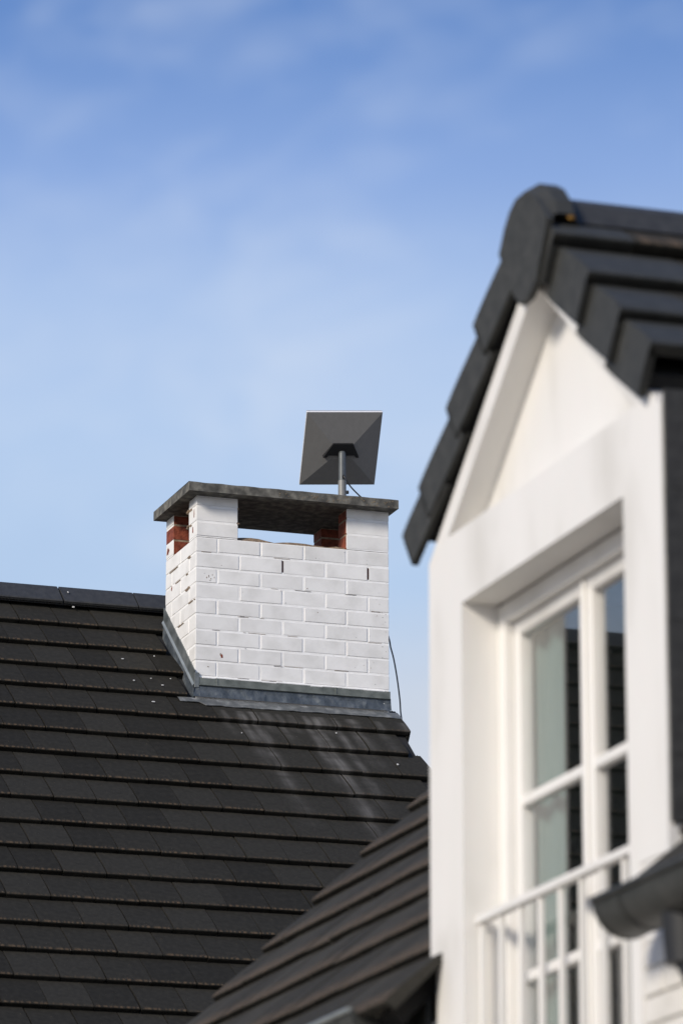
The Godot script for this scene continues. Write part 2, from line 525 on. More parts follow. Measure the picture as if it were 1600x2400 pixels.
func build_main_house() -> void:
	var house := thing("main_house", Vector3(3.0, 0, -28.85), "house with dark flat tiled roof, ridge tiles and a white brick chimney by the verge", "house")
	# --- walls under the roof (below the picture)
	var mb := MB.new()
	mb.box(Vector3(0.9, 2.35, -28.85), Vector3(17.4, 4.7, 8.6), 0.01)
	piece("wall", house, mb.mesh(M.wall_paint))
	var gb := MB.new()
	gb.prism([Vector2(-33.0, 4.7), Vector2(-24.7, 4.7), Vector2(-28.85, up(7.40))], func(p): return Vector3(9.6, p.y, p.x), func(p): return Vector3(9.45, p.y, p.x), Vector3.RIGHT)
	piece("gable", house, gb.mesh(M.wall_paint))

	# --- roof
	var a := deg_to_rad(39.167)
	var g := 0.3223
	var tw := 0.27605
	var xf := Transform3D(Basis(Vector3.RIGHT, Vector3(0, cos(a), sin(a)), Vector3(0, -sin(a), cos(a))), Vector3(7.4036, up(7.4161), -28.7294))
	var roof := part("roof", house, xf)
	var b := 0.035
	var verge := 9.855 - 7.4036
	var sb := MB.new()
	sb.box(Vector3((verge - 15.5) / 2.0 - 0.03, -0.075, 3.12), Vector3(verge + 15.5, 0.05, 6.7), 0.0)
	piece("roof_deck", roof, sb.mesh(M.underlay), xf)
	var bk := MB.new()
	var axf := Transform3D(Basis(Vector3.LEFT, Vector3(0, cos(a), -sin(a)), Vector3(0, -sin(a), -cos(a))), Vector3(0, up(7.50), -28.86))
	bk.box(Vector3(-0.85, -0.03, 3.3), Vector3(17.9, 0.06, 6.6), 0.0)
	piece("rear_slope", roof, bk.mesh(M.ridge), axf)

	var rest := MB.new()
	var left_x := -15.0
	for k in range(1, 21):
		var s1 := k * g
		var s0 := s1 - g
		var off := 0.0 if k % 2 == 1 else -0.5
		for c in range(-55, 10):
			var x0 := (c + off) * tw
			var x1 := x0 + tw
			if x0 < left_x:
				continue
			var last := false
			if x1 > verge - 0.10:
				if x0 > verge - 0.2:
					continue
				x1 = verge
				last = true
			var cut := 0
			# tiles that meet the chimney end against it; those under it are not laid
			if k >= 2 and k <= 4:
				var cl := CX - 7.4036 - 0.012
				var cr := CX + CW - 7.4036 + 0.01
				if x0 > cl - 0.05 and x1 < cr:
					continue
				if x1 > cl - 0.02 and x0 < cl:
					x1 = cl
					cut = 1
				elif x0 < cr and x1 > cr:
					x0 = cr
					if x1 - x0 < 0.03:
						continue
				elif x0 >= cl - 0.05 and x0 < cr:
					continue
				if x1 - x0 < 0.04:
					continue
			var gap := 0.0035
			if k <= 18 and x0 > -1.45:
				var m := MB.new()
				var w := x1 - x0
				var stained := k >= 5 and k <= 12 and x0 > 0.85 and x0 < 2.45
				var ox := x0
				var os := s1
				var f := func(p: Vector3) -> Vector2: return Vector2(clampf((p.x + ox - 0.98) / 1.8, 0.001, 0.999), clampf((p.z + os - 1.42) / 2.6, 0.001, 0.999))
				tile_mesh(m, gap, w - gap, -g, 0.0, b, true, 0.10 if last else (0.05 if cut else 0.0), 1 if last or cut else 0, rng.randf(), f if stained else null)
				var mat: Material = M.tile_stained if stained else M.tile[[0, 1, 1, 2, 0, 2][rng.randi_range(0, 5)]]
				piece("verge_tile" if last else "roof_tile", roof, m.mesh(mat), jitter(xf * Transform3D(Basis(), Vector3(x0, 0, s1)), 0.0055, 0.0028))
			else:
				tile_mesh(rest, x0 + gap, x1 - gap, s0, s1, b, false, 0.0, 0, rng.randf())
	var far := piece("outlying_tiles", roof, rest.mesh(M.tile[1]), xf)
	far.set_meta("kind", "stuff")

	# --- ridge: angle tiles 0.536 m long, butted with a thin gap, over a ribbed ventilation strip
	var apex := Vector2(-28.85, up(7.557))
	var foot := Vector2(-28.687, up(7.424))
	var rx := 8.3006 - 0.536 * 42
	var d2 := (foot - apex).normalized()
	var nrm := Vector2(d2.y, -d2.x)   # pointing up and out
	if nrm.y < 0:
		nrm = -nrm
	while rx < 9.8:
		var e := minf(rx + 0.536, 9.84)
		var m := MB.new()
		for sgn in [1.0, -1.0]:
			var th := 0.018
			var poly := [Vector2(0, 0), Vector2(0.02, -0.012), Vector2(foot.x - apex.x, foot.y - apex.y), Vector2(foot.x - apex.x + 0.004, foot.y - apex.y - 0.010), Vector2(foot.x - apex.x - 0.006, foot.y - apex.y - 0.022), Vector2(0, -th * 1.4)]
			m.prism(poly, func(p): return Vector3(e - 0.006, apex.y + p.y, apex.x + p.x * sgn), func(p): return Vector3(rx + 0.006, apex.y + p.y, apex.x + p.x * sgn), Vector3.RIGHT)
		piece("ridge_tile", roof, m.mesh(M.ridge), jitter(Transform3D(), 0.0, 0.0016))
		rx += 0.536
	var rib := MB.new()
	var xx := 5.9
	while xx < 8.40:
		rib.box(Vector3(xx, up(7.407), -28.700), Vector3(0.011, 0.014, 0.02), 0.003)
		xx += 0.0235
	rib.box(Vector3(0.9, up(7.405), -28.712), Vector3(17.7, 0.024, 0.02), 0.0)
	piece("ventilation_strip", roof, rib.mesh(M.underlay))

	# --- flakes of white paint and droppings on the tiles
	for q in [[7.835, 0.055, 0.022, 0.016], [7.815, -0.075, 0.010, 0.013], [8.02, 0.64 + 0.18, 0.02, 0.008], [8.03, 0.97 + 0.17, 0.016, 0.007], [8.16, 0.97 + 0.12, 0.012, 0.006], [8.22, 0.97 + 0.21, 0.02, 0.007], [8.26, 0.64 + 0.10, 0.01, 0.009], [8.30, 0.97 + 0.10, 0.008, 0.008], [8.10, 1.30 + 0.14, 0.03, 0.008], [8.42, 0.97 + 0.25, 0.008, 0.008], [9.30, 1.61 + 0.1, 0.012, 0.008], [9.62, 1.93 + 0.18, 0.02, 0.012], [8.62, 1.61 + 0.2, 0.01, 0.006]]:
		var m := MB.new()
		var pts := []
		for j in 7:
			var w := TAU * j / 7.0
			var r := rng.randf_range(0.6, 1.1)
			pts.append(Vector2(cos(w) * q[2] * r * 0.5, sin(w) * q[3] * r * 0.75))
		var lift := 0.004
		m.prism(pts, func(p): return Vector3(p.x, lift, p.y), func(p): return Vector3(p.x, 0.0, p.y), Vector3.UP)
		piece("paint_flake", roof, m.mesh(M.flake), xf * Transform3D(Basis(), Vector3(q[0] - 7.4036, -0.004 if q[1] > 0 else 0.045, q[1])))

	build_chimney(house, xf)

var brick_cache := {}
# mask bits: 0 +x, 1 -x, 2 +y, 3 -y, 4 +z, 5 -z are painted; the rest is bare red clay
func brick_mesh(s: Vector3, mask: int, paint: Material, clay: Material = null) -> ArrayMesh:
	var key := [s.snapped(Vector3.ONE * 0.0005), mask, paint, clay]
	if not brick_cache.has(key):
		var pa := MB.new()
		var pb := MB.new()
		MB.chamfer(Vector3.ZERO, s, 0.0028, mask, pa, pb)
		var m := ArrayMesh.new()
		pa.add_to(m, paint)
		pb.add_to(m, clay if clay else M.red)
		brick_cache[key] = m
	return brick_cache[key]

func lay(parent: Node3D, lo: Vector3, hi: Vector3, mask: int, bare := false, free := 0, clay: Material = null) -> void:
	var j := rng.randf_range(0.0050, 0.0072)
	var show := mask | free
	if not (show & 1): hi.x -= j
	if not (show & 2): lo.x += j
	if not (show & 16): hi.z -= j
	if not (show & 32): lo.z += j
	hi.y -= j
	lo.y += j
	var paint: Material = M.red if bare else M.paint[rng.randi_range(0, 2)]
	var xf := Transform3D(Basis.from_euler(Vector3(rng.randf_range(-0.005, 0.005), rng.randf_range(-0.003, 0.003), rng.randf_range(-0.003, 0.003))), (lo + hi) / 2.0 + Vector3(rng.randf_range(-0.001, 0.001), rng.randf_range(-0.0012, 0.0012), rng.randf_range(-0.0013, 0.0013)))
	piece("brick", parent, brick_mesh(hi - lo, mask, paint, clay), xf)

func build_chimney(house: Node3D, rf: Transform3D) -> void:
	var ch := part("chimney", house, Transform3D(Basis(), Vector3(CX, up(6.3), CZ)))
	var y0 := up(CY)
	var bottom := up(6.30)
	var sill := y0 + CH
	var top := y0 + 3.66 * CH
	var back := CZ - CD
	var right := CX + CW
	# --- the joints: a core 5 mm behind the brick faces, white outside and bare inside
	var wm := MB.new()
	var tm := MB.new()
	var r := 0.0024
	var fr := CZ - r
	var lf := CX + r
	MB.chamfer(Vector3((CX + right) / 2, (bottom + sill) / 2, fr - (CT - r) / 2), Vector3(CW - 2 * r, sill - bottom - 0.006, CT - r), 0.0, 16 + 1 + 2, wm, tm)
	MB.chamfer(Vector3(lf + (CT - r) / 2, (bottom + sill) / 2, (CZ - CT + back) / 2), Vector3(CT - r, sill - bottom - 0.006, CD - CT), 0.0, 2, wm, tm)
	# the sides turned away from the street are plain painted masonry
	MB.chamfer(Vector3(right - CT / 2, (bottom + sill) / 2, (CZ - CT + back) / 2), Vector3(CT, sill - bottom, CD - CT), 0.003, 1 + 32, wm, tm)
	MB.chamfer(Vector3((lf + right) / 2, (bottom + sill) / 2, back + CT / 2), Vector3(CW - 2 * CT, sill - bottom - 0.002, CT), 0.0, 32, wm, tm)
	var pw := 0.292
	var pd := 0.172
	for px in [[CX, CX + pw], [CX + 1.066, right]]:
		for pz in [[CZ - pd, CZ], [back, back + pd]]:
			var c := Vector3((px[0] + px[1]) / 2, (sill + top) / 2, (pz[0] + pz[1]) / 2)
			var mask := (2 if px[0] == CX else 1) + (16 if pz[1] == CZ else 32)
			MB.chamfer(c, Vector3(px[1] - px[0] - 2 * r, top - sill, pz[1] - pz[0] - 2 * r), 0.0, mask, wm, tm)
	var mm := ArrayMesh.new()
	wm.add_to(mm, M.mortar_white)
	tm.add_to(mm, M.mortar_tan)
	piece("mortar", ch, mm)
	# --- full courses
	for c in range(-1, 10):
		var hi := y0 - c * CH
		var lo := hi - CH
		if absi(c) % 2 == 1:
			for k in 2:
				var z1 := CZ - k * CD / 2
				var z0 := z1 - CD / 2
				lay(ch, Vector3(CX, lo, z0), Vector3(CX + CT, hi, z1), 2 + (16 if k == 0 else 32))
			var bw := (CW - CT) / 4
			for k in 4:
				var x0 := CX + CT + k * bw
				lay(ch, Vector3(x0, lo, CZ - CT), Vector3(x0 + bw, hi, CZ), 16 + (1 if k == 3 else 0))
		else:
			var bw := (CW - CT) / 4
			for k in 4:
				var x0 := CX + k * bw
				lay(ch, Vector3(x0, lo, CZ - CT), Vector3(x0 + bw, hi, CZ), 16 + (2 if k == 0 else 0))
			lay(ch, Vector3(right - CT, lo, CZ - CD / 2), Vector3(right, hi, CZ), 16 + 1)
			lay(ch, Vector3(CX, lo, back + CT), Vector3(CX + CT, hi, CZ - CT), 2)
			lay(ch, Vector3(CX, lo, back), Vector3(CX + CT, hi, back + CT), 2 + 32)
	# --- the four piers between the smoke openings
	for c in [-2, -3, -4]:
		var lo: float = y0 - (c + 1) * CH
		var hi := minf(lo + CH, top)
		for px in [[CX, CX + pw], [CX + 1.066, right]]:
			for pz in [[CZ - pd, CZ], [back, back + pd]]:
				var mask := (2 if px[0] == CX else 1) + (16 if pz[1] == CZ else 32)
				var bare: bool = px[0] == CX and pz[1] != CZ and c == -3
				lay(ch, Vector3(px[0], lo, pz[0]), Vector3(px[1], hi, pz[1]), mask, bare, 51)
	# --- open joints (dark weep slots) and worn places
	for q in [[CX + 2 * (CW - CT) / 4, 0.5], [CX + CW - CT, 0.5]]:
		var m := MB.new()
		m.box(Vector3(q[0], y0 - q[1] * CH, CZ - 0.001), Vector3(0.011, 0.080, 0.004), 0.001)
		piece("weep_slot", ch, m.mesh(M.slot))
	for q in [[0.185, 6.62, 0.010, 0.016], [0.175, 6.5, 0.005, 0.01], [0.075, 1.62, 0.0035, 0.006], [0.090, 1.52, 0.003, 0.010], [0.105, 1.68, 0.004, 0.004], [0.115, 1.42, 0.0025, 0.005], [0.098, 1.78, 0.008, 0.002], [0.06, 1.35, 0.003, 0.002], [0.128, 1.58, 0.002, 0.008], [0.60, 2.1, 0.004, 0.003], [0.86, 3.3, 0.004, 0.006], [0.09, 7.35, 0.006, 0.004]]:
		var m := MB.new()
		var pts := []
		for j in 9:
			var w := TAU * j / 9.0
			pts.append(Vector2(cos(w) * q[2], sin(w) * q[3]) * rng.randf_range(0.55, 1.15))
		m.prism(pts, func(p): return Vector3(p.x, p.y, 0.0022), func(p): return Vector3(p.x, p.y, -0.002), Vector3.BACK)
		piece("paint_chip", ch, m.mesh(M.red if q[1] > 6.0 and q[2] > 0.006 else M.mortar_tan), Transform3D(Basis(), Vector3(CX + q[0], y0 - q[1] * CH, CZ)))
	for q in [[0.16, 0.0, 0.05, 0.010], [0.19, 2.0, 0.075, 0.014], [0.03, 3.0, 0.02, 0.006], [0.12, 3.0, 0.05, 0.007], [0.20, 1.0, 0.03, 0.006], [0.56, 1.15, 0.012, 0.016], [0.13, -2.0, 0.03, 0.010], [0.13, -3.0, 0.03, 0.010], [0.34, 4.0, 0.09, 0.005], [0.42, 1.0, 0.06, 0.005], [0.52, 0.0, 0.1, 0.005], [0.08, -1.6, 0.008, 0.03], [0.05, -2.6, 0.008, 0.03], [0.66, -1.55, 0.03, 0.035]]:
		var m := MB.new()
		var pts := []
		for j in 10:
			var w := TAU * j / 10.0
			pts.append(Vector2(cos(w) * q[2], sin(w) * q[3]) * rng.randf_range(0.5, 1.2))
		m.prism(pts, func(p): return Vector3(-0.0024, p.y, p.x), func(p): return Vector3(0.002, p.y, p.x), Vector3.LEFT)
		var red: bool = q[1] < -1.2 or q[1] == 1.15
		piece("paint_chip", ch, m.mesh(M.red if red and q[3] > 0.012 else M.haunch), Transform3D(Basis(), Vector3(CX, y0 - q[1] * CH - 0.002, CZ - q[0])))
	for k in 22:
		var cc := rng.randi_range(-1, 8)
		var ln := rng.randf_range(0.02, 0.13)
		var xa := rng.randf_range(0.02, CW - ln - 0.02)
		var m := MB.new()
		m.box(Vector3.ZERO, Vector3(ln, rng.randf_range(0.0012, 0.0026), 0.0016), 0.0)
		piece("crack", ch, m.mesh(M.mortar_tan if k % 3 else M.slot), Transform3D(Basis.from_euler(Vector3(0, 0, rng.randf_range(-0.02, 0.02))), Vector3(CX + xa + ln / 2, y0 - (cc + 1) * CH + rng.randf_range(0.001, 0.005), CZ - 0.0008)))
	for k in 46:
		var m := MB.new()
		var sz := rng.randf_range(0.0012, 0.0035)
		m.box(Vector3.ZERO, Vector3(sz * rng.randf_range(0.7, 1.8), sz, 0.0016), 0.0)
		var xa := CW - 0.10 * absf(rng.randfn(0.0, 1.0)) - 0.01 if k < 26 else rng.randf_range(0.02, CW - 0.02)
		piece("paint_speck", ch, m.mesh(M.mortar_tan if k % 2 else M.soot), Transform3D(Basis(), Vector3(CX + clampf(xa, 0.02, CW - 0.01), y0 - rng.randf_range(-0.9, 7.8) * CH, CZ + 0.0012)))
	# crumbs of mortar pressed out of the joints of the front pier
	for q in [[0.292, -2.05, 0.006, 0.013], [0.292, -3.05, 0.008, 0.02], [0.0, -2.0, 0.17, 0.012], [0.0, -3.0, 0.17, 0.016]]:
		var m := MB.new()
		for j in 5:
			m.box(Vector3(rng.randf_range(-0.006, 0.006), rng.randf_range(-q[3], q[3]) * 0.6, rng.randf_range(-0.02, 0.006)), Vector3(0.016, q[3], 0.03) * rng.randf_range(0.7, 1.1), 0.004)
		piece("mortar_crumb", ch, m.mesh(M.haunch), Transform3D(Basis(), Vector3(CX + q[0], y0 - q[1] * CH, CZ - (0.0 if q[0] > 0 else q[2]) - 0.008)))
	# --- mortar haunch along the front sill, and the top of a flue
	var hm := MB.new()
	var ns := 14
	var hp := []
	for k in ns + 1:
		var t := k / float(ns)
		hp.append([CX + pw + t * (1.066 - pw), 0.012 + 0.022 * absf(sin(t * 7.0 + 0.6)) * (1.0 - 0.55 * t) + rng.randf_range(0, 0.006)])
	for k in ns:
		var a: Array = hp[k]
		var c: Array = hp[k + 1]
		var ya: float = sill + a[1]
		var yc: float = sill + c[1]
		hm.quad(Vector3(a[0], sill - 0.004, CZ - 0.012), Vector3(c[0], sill - 0.004, CZ - 0.012), Vector3(c[0], yc, CZ - 0.055), Vector3(a[0], ya, CZ - 0.055), Vector3(0, 0.5, 1))
		hm.quad(Vector3(a[0], ya, CZ - 0.055), Vector3(c[0], yc, CZ - 0.055), Vector3(c[0], sill - 0.01, CZ - CT - 0.05), Vector3(a[0], sill - 0.01, CZ - CT - 0.05), Vector3.UP)
	piece("mortar_haunch", ch, hm.mesh(M.haunch))
	var fm := MB.new()
	fm.lathe(Vector3(8.80, sill - 0.25, -28.10), [Vector2(0.10, 0.0), Vector2(0.10, 0.27), Vector2(0.105, 0.30), Vector2(0.098, 0.325), Vector2(0.08, 0.335), Vector2(0.068, 0.32), Vector2(0.068, 0.05), Vector2(0.0, 0.05)], 20)
	piece("flue_liner", ch, fm.mesh(M.clay))
	var pm := MB.new()
	pm.box(Vector3((CX + right) / 2, sill - 0.12, (CZ + back) / 2), Vector3(CW - 2 * CT + 0.02, 0.04, CD - 2 * CT + 0.02), 0.0)
	piece("flue_bed", ch, pm.mesh(M.underlay))
	# --- concrete cap: slab with slightly worn edges
	var cm := MB.new()
	var um := MB.new()
	var x0 := 8.341
	var x1 := 9.829
	var z1 := -27.645
	var z0 := -28.490
	var yb := top
	var yt := top + 0.064
	var nx := 26
	for k in nx:
		var a := lerpf(x0, x1, k / float(nx))
		var c := lerpf(x0, x1, (k + 1) / float(nx))
		var wob := func(x: float) -> float: return 0.0010 * sin(x * 31.0) + 0.0009 * sin(x * 77.0 + 1.0)
		var ta: float = yt + wob.call(a)
		var tc: float = yt + wob.call(c)
		var ba: float = yb + 0.7 * wob.call(a + 3.0)
		var bc: float = yb + 0.7 * wob.call(c + 3.0)
		cm.quad(Vector3(a, ba, z1), Vector3(c, bc, z1), Vector3(c, tc - 0.006, z1), Vector3(a, ta - 0.006, z1), Vector3.BACK)
		cm.quad(Vector3(a, ta - 0.006, z1), Vector3(c, tc - 0.006, z1), Vector3(c, tc, z1 - 0.008), Vector3(a, ta, z1 - 0.008), Vector3(0, 1, 1))
		cm.quad(Vector3(a, ta, z1 - 0.008), Vector3(c, tc, z1 - 0.008), Vector3(c, yt, z0), Vector3(a, yt, z0), Vector3.UP)
		um.quad(Vector3(a, ba, z1), Vector3(c, bc, z1), Vector3(c, yb, z0), Vector3(a, yb, z0), Vector3.DOWN)
		cm.quad(Vector3(a, yb, z0), Vector3(c, yb, z0), Vector3(c, yt, z0), Vector3(a, yt, z0), Vector3.FORWARD)
	var w0 := 0.001 * sin(x0 * 31.0) + 0.0009 * sin(x0 * 77.0 + 1.0)
	var w1 := 0.001 * sin(x1 * 31.0) + 0.0009 * sin(x1 * 77.0 + 1.0)
	cm.quad(Vector3(x0, yb, z0), Vector3(x0, yb, z1), Vector3(x0, yt + w0 - 0.006, z1), Vector3(x0, yt, z0), Vector3.LEFT)
	cm.quad(Vector3(x1, yb, z0), Vector3(x1, yb, z1), Vector3(x1, yt + w1 - 0.006, z1), Vector3(x1, yt, z0), Vector3.RIGHT)
	var cap := ArrayMesh.new()
	cm.add_to(cap, M.concrete)
	um.add_to(cap, M.concrete)
	piece("concrete_cap", ch, cap)
	# grit and lichen on the front edge of the cap
	var lm := MB.new()
	for k in 70:
		var x := lerpf(8.95, 9.80, pow(rng.randf(), 0.8))
		var y := rng.randf_range(yb + 0.006, yt - 0.012)
		var s := rng.randf_range(0.0025, 0.006)
		lm.box(Vector3(x, y, z1), Vector3(s * 1.6, s, 0.005), 0.001)
	var lic := piece("lichen", ch, lm.mesh(textured(M.mortar_tan.albedo_texture, lin(0.8, 0.8, 0.7), 0.95, 2.0)))
	lic.set_meta("kind", "stuff")

	# --- flashings
	var es := rf.basis.z
	var en := rf.basis.y
	# front: upper strip with a folded lip, bent sheet below, apron on the tiles
	var j8 := y0 - 8 * CH
	var fx0 := CX + 0.028
	var fx1 := right + 0.006
	var f1 := MB.new()
	f1.box(Vector3((fx0 + fx1) / 2, j8 - 0.034, CZ + 0.006), Vector3(fx1 - fx0, 0.050, 0.006), 0.001)
	f1.box(Vector3((fx0 + fx1) / 2, j8 - 0.0605, CZ + 0.0105), Vector3(fx1 - fx0, 0.008, 0.015), 0.003)
	for x in [fx0 + 0.123, fx0 + 0.96]:
		f1.box(Vector3(x, j8 - 0.034, CZ + 0.0105), Vector3(0.012, 0.05, 0.004), 0.001)
	piece("flashing_strip", ch, f1.mesh(M.zinc_olive))
	var sl := MB.new()
	var xk := fx0 + 0.02
	while xk < fx1 - 0.05:
		var wd := minf(rng.randf_range(0.04, 0.16), fx1 - xk)
		sl.box(Vector3(xk + wd / 2, j8 - 0.005 - rng.randf_range(0.0, 0.005), CZ + 0.007), Vector3(wd, 0.012, 0.010), 0.003)
		xk += wd * 0.97
	piece("sealant", ch, sl.mesh(M.mortar_white))
	var f2 := MB.new()
	var crease := rf * Vector3(0, -0.026, 3.985 * 0.3223)
	var n2 := 30
	var apron := MB.new()
	for k in n2:
		var xa := lerpf(CX - 0.014, right + 0.010, k / float(n2))
		var xc := lerpf(CX - 0.014, right + 0.010, (k + 1) / float(n2))
		var wv := func(x: float) -> float: return 0.004 * sin(x * 23.0) + 0.003 * sin(x * 61.0)
		var pa := [Vector3(xa, j8 - 0.060, CZ + 0.004), Vector3(xa, j8 - 0.095, CZ + 0.008 + wv.call(xa)), Vector3(xa, crease.y + 0.008, crease.z + 0.012)]
		var pc := [Vector3(xc, j8 - 0.060, CZ + 0.004), Vector3(xc, j8 - 0.095, CZ + 0.008 + wv.call(xc)), Vector3(xc, crease.y + 0.008, crease.z + 0.012)]
		for q in 2:
			f2.quad(pa[q], pc[q], pc[q + 1], pa[q + 1], Vector3(0, 0.2, 1))
	piece("flashing_sheet", ch, f2.mesh(M.lead))
	# the apron: from the crease down over the tiles of the fifth course, its lower edge cut unevenly
	var na := 46
	var ax0 := CX - 0.125
	var ax1 := right + 0.055
	var low := func(x: float) -> float: return 4.37 + 0.03 * sin(x * 3.1) + 0.010 * sin(x * 27.0) + 0.006 * sin(x * 71.0)
	for k in na:
		var xa := lerpf(ax0, ax1, k / float(na))
		var xc := lerpf(ax0, ax1, (k + 1) / float(na))
		var rows := 4
		for q in rows:
			var pt := func(x: float, t: float) -> Vector3:
				var end: float = low.call(x) if x > CX + 0.02 else 4.24
				var kk := lerpf(3.985, end, t)
				var lift := 0.009 - 0.035 + 0.035 * 1.35 * (kk - 4.0) + 0.0015 * sin(x * 37.0 + t * 5.0)
				return rf * Vector3(x - 7.4036, lift, kk * 0.3223)
			apron.quad(pt.call(xa, q / float(rows)), pt.call(xc, q / float(rows)), pt.call(xc, (q + 1) / float(rows)), pt.call(xa, (q + 1) / float(rows)), en)
			if q == rows - 1:
				apron.quad(pt.call(xa, 1.0), pt.call(xc, 1.0), pt.call(xc, 1.0) - en * 0.004, pt.call(xa, 1.0) - en * 0.004, es)
	piece("flashing_apron", ch, apron.mesh(M.apron))
	# side: a strip that climbs with the roof, with a bright folded lower edge
	var s_of := func(z: float) -> float: return (z - rf.origin.z) / cos(deg_to_rad(39.167))
	var roof_y := func(z: float) -> float: return rf.origin.y - (z - rf.origin.z) * tan(deg_to_rad(39.167))
	var sm := MB.new()
	var ss := MB.new()
	var lp := MB.new()
	var nz := 16
	for k in nz:
		var za := lerpf(back - 0.02, CZ + 0.012, k / float(nz))
		var zc := lerpf(back - 0.02, CZ + 0.012, (k + 1) / float(nz))
		var ya: float = roof_y.call(za)
		var yc: float = roof_y.call(zc)
		var oa := rng.randf_range(-0.002, 0.002)
		sm.quad(Vector3(CX - 0.007, ya + 0.155 + oa, za), Vector3(CX - 0.007, yc + 0.155, zc), Vector3(CX - 0.009, yc + 0.062, zc), Vector3(CX - 0.009, ya + 0.062, za), Vector3.LEFT)
		sm.quad(Vector3(CX - 0.007, ya + 0.155 + oa, za), Vector3(CX - 0.007, yc + 0.155, zc), Vector3(CX + 0.002, yc + 0.155, zc), Vector3(CX + 0.002, ya + 0.155 + oa, za), Vector3.UP)
		lp.quad(Vector3(CX - 0.009, ya + 0.066, za), Vector3(CX - 0.009, yc + 0.066, zc), Vector3(CX - 0.020, yc + 0.050, zc), Vector3(CX - 0.020, ya + 0.050, za), Vector3(-1, 1, 0))
		lp.quad(Vector3(CX - 0.020, ya + 0.050, za), Vector3(CX - 0.020, yc + 0.050, zc), Vector3(CX - 0.018, yc + 0.040, zc), Vector3(CX - 0.018, ya + 0.040, za), Vector3.LEFT)
		ss.quad(Vector3(CX - 0.010, ya + 0.06, za), Vector3(CX - 0.010, yc + 0.06, zc), Vector3(CX - 0.013, yc - 0.11, zc), Vector3(CX - 0.013, ya - 0.11, za), Vector3.LEFT)
		pass
	piece("flashing_step", ch, sm.mesh(M.zinc))
	piece("flashing_lip", ch, lp.mesh(M.zinc_bright))
	piece("flashing_soaker", ch, ss.mesh(M.lead))
	# the step's end folded round the corner
	var ct := MB.new()
	ct.box(Vector3(CX + 0.010, j8 - 0.030, CZ + 0.008), Vector3(0.036, 0.105, 0.008), 0.003)
	piece("flashing_corner", ch, ct.mesh(M.zinc))

